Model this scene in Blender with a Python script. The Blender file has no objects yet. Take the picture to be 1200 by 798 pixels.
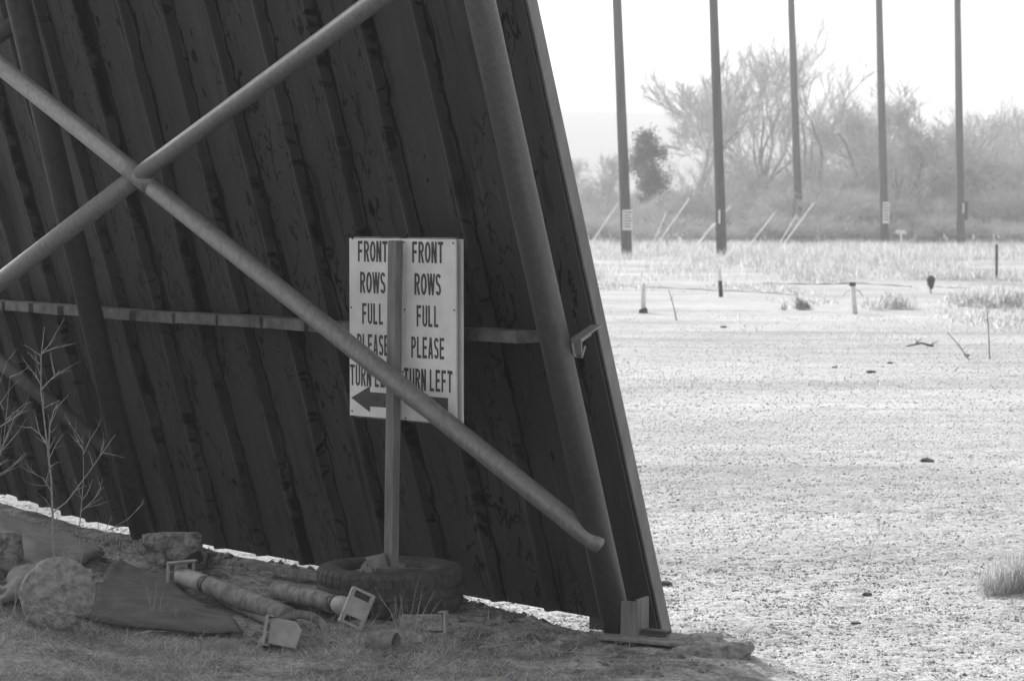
import bpy, math, random
import numpy as np
from mathutils import Vector, Matrix
random.seed(7); rng = np.random.default_rng(7)
R = math.radians
scene = bpy.context.scene
COL = scene.collection

# ------------------------------------------------------------------ camera, light, exposure
F = 2800.0; CH = 1.95; PITCH = math.atan(149 / F)
cam_d = bpy.data.cameras.new("camera"); cam = bpy.data.objects.new("camera", cam_d); COL.objects.link(cam)
cam_d.lens = 36 * F / 1200; cam_d.sensor_width = 36; cam_d.clip_start = 0.1; cam_d.clip_end = 9000
cam.location = (0, 0, CH); cam.rotation_euler = (math.pi / 2 - PITCH, 0, 0)
cam_d.dof.use_dof = True; cam_d.dof.focus_distance = 11.6; cam_d.dof.aperture_fstop = 7
scene.camera = cam

SUN_EL = R(30); sx, sy = -0.45, 0.893
SD = Vector((sx * math.cos(SUN_EL), sy * math.cos(SUN_EL), math.sin(SUN_EL))).normalized()
world = bpy.data.worlds.new("World"); scene.world = world; world.use_nodes = True
wt = world.node_tree; wt.nodes.clear()
sky = wt.nodes.new('ShaderNodeTexSky'); sky.sky_type = 'NISHITA'; sky.sun_disc = False
sky.sun_elevation = SUN_EL; sky.sun_rotation = math.atan2(sx, sy); sky.dust_density = 4; sky.air_density = 1.4
bw = wt.nodes.new('ShaderNodeRGBToBW'); bg = wt.nodes.new('ShaderNodeBackground'); wo = wt.nodes.new('ShaderNodeOutputWorld')
bg.inputs[1].default_value = 0.15
wt.links.new(sky.outputs[0], bw.inputs[0]); wt.links.new(bw.outputs[0], bg.inputs[0]); wt.links.new(bg.outputs[0], wo.inputs[0])
sd = bpy.data.lights.new("sun", 'SUN'); sun = bpy.data.objects.new("sun", sd); COL.objects.link(sun)
sd.energy = 3.6; sd.angle = R(0.6); sd.color = (1, 1, 1)
sun.rotation_euler = (-SD).to_track_quat('-Z', 'Y').to_euler()
scene.view_settings.view_transform = 'Standard'; scene.view_settings.look = 'None'
scene.view_settings.gamma = 1; scene.view_settings.use_curve_mapping = False
scene.view_settings.exposure = 0.9

# ------------------------------------------------------------------ pixel -> world (used to measure places off the photograph)
cp, sp_ = math.cos(PITCH), math.sin(PITCH)
def ray(px, py):
    u = (px - 600) / F; v = (399 - py) / F
    return Vector((u, cp + v * sp_, -sp_ + v * cp))
def at_z(px, py, z):
    d = ray(px, py); t = (z - CH) / d.z
    return Vector((d.x * t, d.y * t, z))
def at_y(px, py, Y):
    d = ray(px, py); t = Y / d.y
    return Vector((d.x * t, Y, CH + d.z * t))

# ------------------------------------------------------------------ noise
_tab = rng.random((256, 256))
def vnoise(x, y):
    x = np.asarray(x, float); y = np.asarray(y, float)
    xi = np.floor(x).astype(int); yi = np.floor(y).astype(int)
    fx = x - xi; fy = y - yi; fx = fx * fx * (3 - 2 * fx); fy = fy * fy * (3 - 2 * fy)
    a = _tab[xi % 256, yi % 256]; b = _tab[(xi + 1) % 256, yi % 256]
    c = _tab[xi % 256, (yi + 1) % 256]; d = _tab[(xi + 1) % 256, (yi + 1) % 256]
    return (a * (1 - fx) + b * fx) * (1 - fy) + (c * (1 - fx) + d * fx) * fy - 0.5
def fbm(x, y, o=4):
    s = 0; a = 1.0
    for k in range(o):
        s = s + a * vnoise(x * 2 ** k + 17.3 * k, y * 2 ** k + 5.1 * k); a *= 0.5
    return s
def sstep(a, b, x):
    t = np.clip((np.asarray(x, float) - a) / (b - a), 0, 1); return t * t * (3 - 2 * t)

# ------------------------------------------------------------------ the screen's base curve and lean
ZB = 0.03; LEAN = 0.295
_bp = [at_z(x, y, ZB) for x, y in ((779, 738), (560, 703), (290, 650), (180, 629), (0, 576))]
_sl = -np.polyfit([p.x for p in _bp[:4]], [p.y for p in _bp[:4]], 1)[0]      # straight run, then the curve tightens at the far left
_xb = -1.5; _k = (_bp[4].y - (_bp[0].y + _sl * (_bp[0].x - _bp[4].x))) / (_xb - _bp[4].x) ** 2
_cx = np.arange(_bp[0].x, -9.0, -0.01); _q = np.clip(_xb - _cx, 0, 3.2); _cy = _bp[0].y + _sl * (_bp[0].x - _cx) + _k * _q ** 2 + 2 * _k * _q * np.maximum(0, _xb - _cx - 3.2)
_ds = np.hypot(np.diff(_cx), np.diff(_cy)); _cs = np.concatenate([[0], np.cumsum(_ds)])
SMAX = _cs[-1]
def base(s):
    x = float(np.interp(s, _cs, _cx)); y = float(np.interp(s, _cs, _cy))
    x2 = float(np.interp(s + .02, _cs, _cx)); y2 = float(np.interp(s + .02, _cs, _cy))
    if s + .02 > SMAX: x2 = x - .5; y2 = y + .8
    if s < 0:
        d0 = Vector((_cx[5] - _cx[0], _cy[5] - _cy[0])).normalized(); x = _cx[0] + d0.x * s; y = _cy[0] + d0.y * s
        x2 = x + d0.x; y2 = y + d0.y
    d = Vector((x2 - x, y2 - y)).normalized()
    return Vector((x, y)), d, Vector((-d.y, d.x)) if (-d.y) < 0 else Vector((d.y, -d.x))
def surf(s, z, off=0.0):
    b, d, n = base(s); k = LEAN * z + off
    return Vector((b.x + n.x * k, b.y + n.y * k, z))
def sdist(x, y):
    """signed distance to the base curve, positive on the camera side (vectorised)"""
    x = np.asarray(x, float); y = np.asarray(y, float)
    cx = _cx[::12]; cy = _cy[::12]; best = np.full(x.shape, 1e9); sgn = np.ones(x.shape)
    for i in range(len(cx) - 1):
        ax, ay = cx[i], cy[i]; dx, dy = cx[i + 1] - ax, cy[i + 1] - ay; L = dx * dx + dy * dy
        t = np.clip(((x - ax) * dx + (y - ay) * dy) / L, 0, 1)
        ex = x - ax - t * dx; ey = y - ay - t * dy; d2 = np.hypot(ex, ey)
        cr = dx * ey - dy * ex
        m = d2 < best; best = np.where(m, d2, best); sgn = np.where(m, np.where(cr > 0, 1.0, -1.0), sgn)
    return best * sgn
def on_screen(px, py, off):
    d = ray(px, py); lo, hi = 6.0, 22.0
    f = lambda t: float(sdist(d.x * t, d.y * t)) - LEAN * (CH + d.z * t) - off
    for _ in range(44):
        m = (lo + hi) / 2
        if f(m) > 0: lo = m
        else: hi = m
    return Vector((d.x * lo, d.y * lo, CH + d.z * lo))

# ------------------------------------------------------------------ ground height
def gh(x, y):
    x = np.asarray(x, float); y = np.asarray(y, float)
    near = (y < 22) & (y > -20) & (x < 8) & (x > -14)
    sdv = np.where(near, sdist(np.where(near, x, 0), np.where(near, y, 9)), -5)
    sdv = np.where(x > 1.24 - .14 * (y - 9), np.minimum(sdv, .34 * (1 - sstep(0, .35, x - 1.24 + .14 * (y - 9)))), sdv)
    cs = sstep(0.02, 0.30, sdv)                               # camera side of the screen
    cs = sstep(0.10, 0.45, sdv)
    h = 0.05 * cs * sstep(1.35, .6, x)
    h = h + 0.055 * sstep(0.5, -.7, x) * cs
    h = h + 0.11 * sstep(0.9, 2.8, -x) * sstep(0.5, 1.5, sdv)
    h = h + 0.08 * sstep(1.2, 2.6, -x) * sstep(13.2, 11.3, y) * cs
    h = h + cs * 0.03 * fbm(x * 1.7, y * 1.7, 3)
    lot = (.075 + .035 * sstep(0, -2.5, x)) * sstep(60, 25, y) * np.where(sdv > -4.9, sstep(.34, .02, sdv), 1.0)
    h = h - lot * (y > -20)
    h = h + 0.012 * fbm(x * 3.1, y * 3.1, 3) * sstep(40, 20, y)
    bed = sstep(60, 80, y + 3 * vnoise(x * .07, 3)) 
    h = h + bed * (0.36 + 0.10 * fbm(x * .2, y * .2, 2))
    h = h + sstep(25, 70, y) * 0.05 * fbm(x * .35, y * .35, 3)
    return h
def g1(x, y): return float(gh(np.array([x]), np.array([y]))[0])
def on_ground(px, py, lift=0.0):
    z = 0.0
    for _ in range(12):
        p = at_z(px, py, z + lift); z = g1(p.x, p.y)
    return Vector((p.x, p.y, z + lift))

# ------------------------------------------------------------------ materials
def mat(name, lo, hi, scale=8.0, rough=0.8, bump=0.2, bscale=None, detail=6, stretch=(1, 1, 1), dist=0.01, spec=0.3, metal=0.0, mid=(0.35, 0.65), rand=False, trans=0, rlo=.4):
    m = bpy.data.materials.new(name); m.use_nodes = True; t = m.node_tree; b = t.nodes['Principled BSDF']
    b.inputs['Roughness'].default_value = rough; b.inputs['Specular IOR Level'].default_value = spec; b.inputs['Metallic'].default_value = metal
    tc = t.nodes.new('ShaderNodeTexCoord'); mp = t.nodes.new('ShaderNodeMapping'); mp.inputs['Scale'].default_value = stretch
    t.links.new(tc.outputs['Object'], mp.inputs[0])
    n = t.nodes.new('ShaderNodeTexNoise'); n.inputs['Scale'].default_value = scale; n.inputs['Detail'].default_value = detail; n.inputs['Roughness'].default_value = .62
    t.links.new(mp.outputs[0], n.inputs['Vector'])
    cr = t.nodes.new('ShaderNodeValToRGB'); cr.color_ramp.elements[0].position = mid[0]; cr.color_ramp.elements[1].position = mid[1]
    cr.color_ramp.elements[0].color = (lo, lo, lo, 1); cr.color_ramp.elements[1].color = (hi, hi, hi, 1)
    t.links.new(n.outputs['Fac'], cr.inputs[0]); out = cr.outputs[0]
    if rand:
        g = t.nodes.new('ShaderNodeNewGeometry'); mr = t.nodes.new('ShaderNodeMapRange'); mr.inputs[3].default_value = rlo; mr.inputs[4].default_value = 1.85 - rlo
        t.links.new(g.outputs['Random Per Island'], mr.inputs[0])
        mx = t.nodes.new('ShaderNodeVectorMath'); mx.operation = 'SCALE'; t.links.new(out, mx.inputs[0]); t.links.new(mr.outputs[0], mx.inputs['Scale']); out = mx.outputs[0]
    t.links.new(out, b.inputs['Base Color'])
    if trans:
        tr = t.nodes.new('ShaderNodeBsdfTranslucent'); ms = t.nodes.new('ShaderNodeMixShader'); ms.inputs[0].default_value = trans
        t.links.new(out, tr.inputs[0]); t.links.new(b.outputs[0], ms.inputs[1]); t.links.new(tr.outputs[0], ms.inputs[2]); t.links.new(ms.outputs[0], t.nodes['Material Output'].inputs[0])
    if bump:
        n2 = t.nodes.new('ShaderNodeTexNoise'); n2.inputs['Scale'].default_value = bscale or scale * 4; n2.inputs['Detail'].default_value = 8
        t.links.new(mp.outputs[0], n2.inputs['Vector'])
        bp = t.nodes.new('ShaderNodeBump'); bp.inputs['Strength'].default_value = bump; bp.inputs['Distance'].default_value = dist
        t.links.new(n2.outputs['Fac'], bp.inputs['Height']); t.links.new(bp.outputs[0], b.inputs['Normal'])
    return m

M = {}
M['pipe'] = mat('galvanised_pipe', .15, .22, 45, .42, .25, 90, stretch=(1, 1, .6), dist=.002, spec=.5, metal=.25)
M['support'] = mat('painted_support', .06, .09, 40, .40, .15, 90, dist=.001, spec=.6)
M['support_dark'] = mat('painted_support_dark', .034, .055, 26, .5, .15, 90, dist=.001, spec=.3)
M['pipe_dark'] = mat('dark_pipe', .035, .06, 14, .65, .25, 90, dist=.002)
M['wood'] = mat('weathered_wood', .13, .24, 22, .9, .4, 60, stretch=(1, 1, .12), dist=.003)
M['girt_wood'] = mat('girt_wood', .06, .15, 9, .9, .4, 40, dist=.003)
M['edge'] = mat('edge_trim_paint', .16, .26, 9, .7, .2, 60, stretch=(1, 1, .3), dist=.002)
M['sign'] = mat('sign_paint', .60, .76, 5, .6, .12, 120, dist=.001)
M['ink'] = mat('sign_lettering', .045, .075, 20, .7, .0)
M['rubber'] = mat('tyre_rubber', .035, .075, 26, .8, .4, 120, dist=.003)
M['concrete'] = mat('rough_concrete', .09, .34, 22, .95, 1, 45, dist=.03)
M['concrete_pale'] = mat('pale_concrete', .17, .38, 24, .95, 1, 50, dist=.03)
M['plastic'] = mat('faded_plate_paint', .26, .36, 18, .7, .25, 80, dist=.002)
M['mudpipe'] = mat('muddy_pipe', .10, .26, 18, .9, .6, 70, dist=.006)
M['felt'] = mat('weathered_felt', .12, .20, 6, .95, .6, 60, stretch=(1, 2.5, 1), dist=.006)
M['felt_dark'] = mat('dark_felt', .07, .12, 6, .95, .6, 60, stretch=(1, 2.5, 1), dist=.006)
M['twig'] = mat('pale_twig', .22, .36, 60, .9, .0)
M['straw'] = mat('dry_straw', .30, .52, 5, .9, .0, rand=True, trans=.3)
M['straw_sun'] = mat('pale_field_grass', .42, .60, 2, .9, .0, rand=True, trans=.5)
M['litter'] = mat('leaf_litter', .12, .34, 30, .95, .0, rand=True)
M['stone_far'] = mat('gravel_stone_far', .36, .56, 40, .95, .0, rand=True, rlo=.45)
M['stone'] = mat('gravel_stone', .34, .56, 40, .95, .0, rand=True)
M['pole'] = mat('pole_wood', .05, .10, 4, .9, .3, 20, stretch=(1, 1, .1), dist=.01)
M['postpale'] = mat('field_post_paint', .6, .75, 9, .9, .0)
M['postdark'] = mat('field_post_steel', .03, .06, 9, .9, .0)
M['guard'] = mat('guy_guard', .62, .75, 3, .6, .0)
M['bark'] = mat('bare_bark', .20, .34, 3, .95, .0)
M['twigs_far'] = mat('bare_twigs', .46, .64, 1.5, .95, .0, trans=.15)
M['evergreen'] = mat('evergreen_foliage', .14, .22, 1.5, .95, .0, trans=.3)
M['hill'] = mat('hill_scrub', .10, .2, .01, .95, .0)
M['rubble'] = mat('rubble_bits', .10, .30, 30, .95, .0, rand=True)
M['litter_fill'] = mat('packed_dirt', .06, .16, 30, .95, 1, 60, dist=.02)
M['clod'] = mat('dark_clod', .06, .13, 20, .95, .5, 60, dist=.01)

def cladding_material():
    m = bpy.data.materials.new('painted_screen_back'); m.use_nodes = True; t = m.node_tree; N = t.nodes; L = t.links; b = N['Principled BSDF']
    b.inputs['Roughness'].default_value = .6; b.inputs['Specular IOR Level'].default_value = .12
    uv = N.new('ShaderNodeUVMap')
    def mapping(sx, sy):
        k = N.new('ShaderNodeMapping'); k.inputs['Scale'].default_value = (sx, sy, 1); L.new(uv.outputs[0], k.inputs[0]); return k.outputs[0]
    def noise(vec, sc, det=5, r=.55, d=0):
        k = N.new('ShaderNodeTexNoise'); k.inputs['Scale'].default_value = sc; k.inputs['Detail'].default_value = det; k.inputs['Roughness'].default_value = r; k.inputs['Distortion'].default_value = d
        L.new(vec, k.inputs['Vector']); return k.outputs['Fac']
    def ramp(v, a, c, va=0.0, vc=1.0):
        k = N.new('ShaderNodeMapRange'); k.inputs[1].default_value = a; k.inputs[2].default_value = c; k.inputs[3].default_value = va; k.inputs[4].default_value = vc
        k.interpolation_type = 'LINEAR'; L.new(v, k.inputs[0]); return k.outputs[0]
    def mth(op, a, c):
        k = N.new('ShaderNodeMath'); k.operation = op
        for i, v in enumerate((a, c)):
            if isinstance(v, (int, float)): k.inputs[i].default_value = v
            else: L.new(v, k.inputs[i])
        return k.outputs[0]
    st = mapping(1, .33)
    basec = ramp(noise(mapping(1, .15), 7, 6), .3, .7, .036, .056)
    patch = ramp(noise(st, 1.5, 2), .44, .52)                       # where the paint peels
    def contour(sc, w, sy):
        c_ = noise(mapping(1, sy), sc, 3, .5, .3); l_ = mth('SUBTRACT', 1.0, ramp(mth('ABSOLUTE', mth('SUBTRACT', c_, .5), 0), w * .3, w))
        return mth('MULTIPLY', mth('MULTIPLY', l_, patch), ramp(noise(st, 9.7, 2), .46, .50))
    line = mth('MAXIMUM', contour(5.0, .016, .38), mth('MULTIPLY', contour(8.0, .022, .55), .8))
    vo = N.new('ShaderNodeTexVoronoi'); vo.inputs['Scale'].default_value = 11; vo.inputs['Randomness'].default_value = 1
    wv = N.new('ShaderNodeVectorMath'); wv.operation = 'ADD'; L.new(mapping(1, .55), wv.inputs[0])
    nv = N.new('ShaderNodeTexNoise'); nv.inputs['Scale'].default_value = 30; L.new(uv.outputs[0], nv.inputs['Vector'])
    sc_ = N.new('ShaderNodeVectorMath'); sc_.operation = 'SCALE'; sc_.inputs['Scale'].default_value = .035; L.new(nv.outputs['Color'], sc_.inputs[0]); L.new(sc_.outputs[0], wv.inputs[1]); L.new(wv.outputs[0], vo.inputs['Vector'])
    sp3 = N.new('ShaderNodeSeparateColor'); L.new(vo.outputs['Color'], sp3.inputs[0])
    rad = mth('MULTIPLY', mth('MAXIMUM', mth('SUBTRACT', sp3.outputs[0], .45), 0), .50)
    blob = mth('MULTIPLY', ramp(mth('SUBTRACT', rad, vo.outputs['Distance']), 0, .025), ramp(noise(st, 2.2, 2), .36, .44))
    run = mth('MULTIPLY', ramp(noise(mapping(1, .06), 13, 3), .56, .62), ramp(noise(mapping(1, .5), 2.7, 2), .48, .55))
    # narrow dark line painted along each joint, with tarry patches where it spreads
    sep = N.new('ShaderNodeSeparateXYZ'); L.new(uv.outputs[0], sep.inputs[0])
    wob = mth('MULTIPLY', mth('SUBTRACT', noise(mapping(3, 1.4), 4, 5, .6), .5), .09)
    fr = mth('FRACT', mth('DIVIDE', mth('ADD', sep.outputs[0], wob), .40), 0)
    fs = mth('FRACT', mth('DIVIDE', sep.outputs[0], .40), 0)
    da = mth('ABSOLUTE', mth('SUBTRACT', fr, .735), 0)
    spread = ramp(noise(mapping(1.6, .35), 2.6, 5, .6), .50, .66, .022, .12)
    joint_dark = ramp(mth('SUBTRACT', spread, da), -.012, .012)
    dark = mth('MAXIMUM', mth('MAXIMUM', line, blob), mth('MAXIMUM', mth('MULTIPLY', run, .55), mth('MULTIPLY', joint_dark, .92)))
    val = mth('MULTIPLY', basec, mth('SUBTRACT', 1.0, mth('MULTIPLY', dark, .95)))
    pale = mth('MULTIPLY', ramp(noise(mapping(1, .09), 24, 3), .60, .68), .018)
    rib_highlight = mth('MULTIPLY', ramp(mth('ABSOLUTE', mth('SUBTRACT', fs, .822), 0), .014, .004), ramp(noise(mapping(1, .8), 3.0, 4), .42, .58))  # highlight painted into the colour as a broken pale line on each rib cap
    pale = mth('MAXIMUM', pale, mth('MULTIPLY', rib_highlight, .05))
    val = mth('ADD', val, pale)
    c = N.new('ShaderNodeCombineColor')
    for i in range(3): L.new(val, c.inputs[i])
    L.new(c.outputs[0], b.inputs['Base Color'])
    bp = N.new('ShaderNodeBump'); bp.inputs['Strength'].default_value = .3; bp.inputs['Distance'].default_value = .004
    L.new(mth('ADD', noise(mapping(1, .3), 6, 5), mth('MULTIPLY', dark, -.3)), bp.inputs['Height']); L.new(bp.outputs[0], b.inputs['Normal'])
    return m
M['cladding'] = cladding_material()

def ground_material():
    m = bpy.data.materials.new('gravel_and_dirt'); m.use_nodes = True; t = m.node_tree; N = t.nodes; L = t.links; b = N['Principled BSDF']
    b.inputs['Roughness'].default_value = .95; b.inputs['Specular IOR Level'].default_value = .15
    tc = N.new('ShaderNodeTexCoord'); at = N.new('ShaderNodeAttribute'); at.attribute_name = 'soil'
    def noise(sc, det=6, r=.6, stretch=None):
        k = N.new('ShaderNodeTexNoise'); k.inputs['Scale'].default_value = sc; k.inputs['Detail'].default_value = det; k.inputs['Roughness'].default_value = r
        if stretch:
            q = N.new('ShaderNodeMapping'); q.inputs['Scale'].default_value = stretch; L.new(tc.outputs['Object'], q.inputs[0]); L.new(q.outputs[0], k.inputs['Vector'])
        else: L.new(tc.outputs['Object'], k.inputs['Vector'])
        return k.outputs['Fac']
    def ramp(v, a, c, va, vc):
        k = N.new('ShaderNodeMapRange'); k.inputs[1].default_value = a; k.inputs[2].default_value = c; k.inputs[3].default_value = va; k.inputs[4].default_value = vc; L.new(v, k.inputs[0]); return k.outputs[0]
    def mth(op, a, c):
        k = N.new('ShaderNodeMath'); k.operation = op
        for i, v in enumerate((a, c)):
            if isinstance(v, (int, float)): k.inputs[i].default_value = v
            else: L.new(v, k.inputs[i])
        return k.outputs[0]
    fine = ramp(noise(48, 5, .7), .3, .7, .4, 1.45)
    med = ramp(noise(2.2, 5, .6), .3, .7, .86, 1.12)
    big = mth('MULTIPLY', ramp(noise(.22, 4, .6, (.45, 1.4, 1)), .35, .65, .76, 1.16), ramp(noise(.9, 3, .6, (.18, 1.6, 1)), .40, .50, .88, 1.04))
    grav = mth('MULTIPLY', mth('MULTIPLY', mth('MULTIPLY', fine, med), big), .42)
    dirt = mth('MULTIPLY', mth('MULTIPLY', ramp(noise(35, 6, .7), .3, .7, .4, 1.7), ramp(noise(3.5, 4), .38, .62, .45, 1.55)), .22)
    mx = N.new('ShaderNodeMix'); mx.data_type = 'FLOAT'; L.new(at.outputs['Fac'], mx.inputs[0]); L.new(grav, mx.inputs[2]); L.new(dirt, mx.inputs[3])
    c = N.new('ShaderNodeCombineColor')
    for i in range(3): L.new(mx.outputs[0], c.inputs[i])
    L.new(c.outputs[0], b.inputs['Base Color'])
    bp = N.new('ShaderNodeBump'); bp.inputs['Strength'].default_value = .7; bp.inputs['Distance'].default_value = .012
    L.new(noise(70, 4, .6), bp.inputs['Height'])
    b2 = N.new('ShaderNodeBump'); b2.inputs['Strength'].default_value = .6; b2.inputs['Distance'].default_value = .05
    L.new(noise(9, 5, .6), b2.inputs['Height']); L.new(bp.outputs[0], b2.inputs['Normal']); L.new(b2.outputs[0], b.inputs['Normal'])
    return m
M['ground'] = ground_material()

# ------------------------------------------------------------------ mesh helpers
def tag(o, label=None, cat=None, group=None, kind=None):
    if label: o['label'] = label
    if cat: o['category'] = cat
    if group: o['group'] = group
    if kind: o['kind'] = kind
    return o
def thing(name, loc, label, cat, group=None):
    o = bpy.data.objects.new(name, None); COL.objects.link(o); o.location = loc; o.empty_display_size = .1
    return tag(o, label, cat, group)
class MB:
    def __init__(s): s.v = []; s.f = []; s.uv = None
    def add(s, vs, fs):
        n = len(s.v); s.v.extend([tuple(v) for v in vs]); s.f.extend([tuple(i + n for i in f) for f in fs])
    def box(s, c, dims, ax=None, jit=0):
        ax = ax or (Vector((1, 0, 0)), Vector((0, 1, 0)), Vector((0, 0, 1))); c = Vector(c)
        vs = []
        for k in (-.5, .5):
            for a, b in ((-.5, -.5), (.5, -.5), (.5, .5), (-.5, .5)):
                vs.append(c + ax[0] * dims[0] * a + ax[1] * dims[1] * b + ax[2] * dims[2] * k + Vector([random.uniform(-jit, jit) for _ in range(3)]))
        s.add(vs, [(3, 2, 1, 0), (4, 5, 6, 7), (0, 1, 5, 4), (1, 2, 6, 5), (2, 3, 7, 6), (3, 0, 4, 7)])
    def tube(s, pts, rad, sides=6, cap=True, flat=1.0):
        pts = [Vector(p) for p in pts]; n = len(pts)
        rad = rad if hasattr(rad, '__len__') else [rad] * n
        vs = []; up = None
        for i, p in enumerate(pts):
            d = (pts[min(i + 1, n - 1)] - pts[max(i - 1, 0)]).normalized()
            if up is None:
                up = Vector((0, 0, 1)) if abs(d.z) < .9 else Vector((1, 0, 0))
            a = d.cross(up)
            if a.length < 1e-4: a = d.cross(Vector((0, 1, 0)))
            a.normalize(); b = a.cross(d).normalized(); up = b
            for k in range(sides):
                t = 2 * math.pi * k / sides
                vs.append(p + a * math.cos(t) * rad[i] + b * math.sin(t) * rad[i] * flat)
        fs = []
        for i in range(n - 1):
            for k in range(sides):
                k2 = (k + 1) % sides
                fs.append((i * sides + k, i * sides + k2, (i + 1) * sides + k2, (i + 1) * sides + k))
        if cap: fs.append(tuple(range(sides))[::-1]); fs.append(tuple((n - 1) * sides + k for k in range(sides)))
        s.add(vs, fs)
    def prism(s, poly, O, U, V, N, th):
        n = len(poly); vs = [O + U * a + V * b + N * th for a, b in poly] + [O + U * a + V * b for a, b in poly]
        s.add(vs, [tuple(range(n))] + [tuple(range(2 * n - 1, n - 1, -1))] + [(i, i + n, (i + 1) % n + n, (i + 1) % n) for i in range(n)])
    def build(s, name, m, parent=None, smooth=False, bevel=0, origin=None):
        off = Vector(parent_world(parent)) if parent else (Vector(origin) if origin is not None else Vector((0, 0, 0)))
        me = bpy.data.meshes.new(name); me.from_pydata([tuple(Vector(v) - off) for v in s.v], [], s.f)
        me.materials.append(m); o = bpy.data.objects.new(name, me); COL.objects.link(o)
        if smooth: me.polygons.foreach_set('use_smooth', [True] * len(me.polygons))
        if parent: o.parent = parent
        elif origin is not None: o.location = origin
        if bevel:
            b = o.modifiers.new('bevel', 'BEVEL'); b.width = bevel; b.segments = 2; b.limit_method = 'ANGLE'; b.angle_limit = R(35)
        return o
def parent_world(o):
    p = Vector(o.location); q = o.parent
    while q: p = p + q.location; q = q.parent
    return p
def fast_mesh(name, V, Fq, m, smooth=False, attr=None):
    """V (n,3), Fq (m,k)"""
    V = np.asarray(V, np.float32); Fq = np.asarray(Fq, np.int32); k = Fq.shape[1]
    me = bpy.data.meshes.new(name); me.vertices.add(len(V)); me.vertices.foreach_set('co', V.ravel())
    me.loops.add(Fq.size); me.loops.foreach_set('vertex_index', Fq.ravel())
    me.polygons.add(len(Fq)); me.polygons.foreach_set('loop_start', np.arange(0, Fq.size, k, dtype=np.int32)); me.polygons.foreach_set('loop_total', np.full(len(Fq), k, np.int32))
    me.update(calc_edges=True)
    if attr is not None:
        a = me.attributes.new('soil', 'FLOAT', 'POINT'); a.data.foreach_set('value', np.asarray(attr, np.float32))
    me.polygons.foreach_set('use_smooth', np.full(len(Fq), smooth, bool))
    me.materials.append(m); o = bpy.data.objects.new(name, me); COL.objects.link(o); return o
def rock(name, c, r, m, label, cat, squash=(1, 1, .7), rough=.25, parent=None, seed=0, sub=3, rz=0):
    import bmesh
    bm = bmesh.new(); bmesh.ops.create_icosphere(bm, subdivisions=sub, radius=1)
    rs = np.random.default_rng(seed); o3 = rs.random(3) * 50
    from mathutils import noise as mn
    rot = Matrix.Rotation(rz, 3, 'Z')
    for v in bm.verts:
        k = 1 + rough * mn.noise(v.co * 1.3 + Vector(o3)) * 1.4 + rough * .5 * mn.noise(v.co * 3.1 + Vector(o3)) + rough * .25 * mn.noise(v.co * 8 + Vector(o3))
        q = v.co * k
        q = Vector([max(-.95, min(.95, t)) for t in q])
        v.co = rot @ Vector((q.x * squash[0] * r, q.y * squash[1] * r, q.z * squash[2] * r))
    me = bpy.data.meshes.new(name); bm.to_mesh(me); bm.free(); me.materials.append(m)
    o = bpy.data.objects.new(name, me); COL.objects.link(o)
    if parent: o.parent = parent; o.location = Vector(c) - parent_world(parent)
    else: o.location = c
    if label: tag(o, label, cat)
    return o

# ------------------------------------------------------------------ ground sheet
def axis(parts):
    out = []
    for a, b, n in parts: out.append(np.linspace(a, b, n, endpoint=False))
    out.append([parts[-1][1]]); return np.concatenate(out)
gx = axis([(-2000, -300, 10), (-300, -40, 20), (-40, -5, 50), (-5, 5, 560), (5, 45, 160), (45, 300, 40), (300, 2000, 12)])
gy = axis([(-60, 4, 20), (4, 8.6, 40), (8.6, 17, 470), (17, 40, 260), (40, 130, 330), (130, 300, 40), (300, 1990, 30)])
GX, GY = np.meshgrid(gx, gy); xs = GX.ravel(); ys = GY.ravel()
Z = gh(xs, ys)
fine = (np.abs(xs) < 6) & (ys > 8) & (ys < 20)
Z = Z + np.where(fine, .012 * fbm(xs * 17, ys * 17, 3), 0)
sdv = sdist(np.clip(xs, -12, 8), np.clip(ys, -20, 25))
edge = 1.24 - 0.14 * (ys - 9.0) + .14 * fbm(xs * 3, ys * 3, 3)
soil = sstep(0.0, 0.10, sdv) * sstep(0.08, -0.08, xs - edge) * (ys < 22) * (xs > -30)
nx = len(gx); ny = len(gy); idx = np.arange(nx * ny).reshape(ny, nx)
FQ = np.stack([idx[:-1, :-1].ravel(), idx[:-1, 1:].ravel(), idx[1:, 1:].ravel(), idx[1:, :-1].ravel()], 1)
ground = fast_mesh('ground', np.stack([xs, ys, Z], 1), FQ, M['ground'], True, soil)
tag(ground, kind='structure')

# far ridge
hx = np.linspace(-1100, 1500, 240); rows = []
prof = 44 * (1 - .00009 * (hx + 100)) + 2.5 * fbm(hx * .004, hx * 0, 4) * 2
HV = []
for j, (Y, k) in enumerate(((940, 0.0), (965, .35), (990, .72), (1020, 1.0), (1300, .9))):
    for i, x in enumerate(hx): HV.append((x, Y + 15 * float(vnoise(x * .01, j)), -0.5 + prof[i] * k * (1 if j > 2 else 1 + .12 * float(fbm(x * .02, j * 3.3, 3)))))
n = len(hx); HF = [(j * n + i, j * n + i + 1, (j + 1) * n + i + 1, (j + 1) * n + i) for j in range(4) for i in range(n - 1)]
tag(fast_mesh('hill', HV, HF, M['hill'], True), kind='structure')

# ------------------------------------------------------------------ haze
hm = bpy.data.materials.new('haze_air'); hm.use_nodes = True; t = hm.node_tree; t.nodes.clear()
pv = t.nodes.new('ShaderNodeVolumePrincipled'); mo = t.nodes.new('ShaderNodeOutputMaterial')
pv.inputs['Color'].default_value = (.97, .97, .97, 1); pv.inputs['Density'].default_value = .0018; pv.inputs['Anisotropy'].default_value = 0.05
t.links.new(pv.outputs[0], mo.inputs['Volume'])
hz = MB(); hz.box((0, 965, 26), (4100, 2070, 56)); hz = hz.build('haze', hm); tag(hz, kind='stuff')

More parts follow.
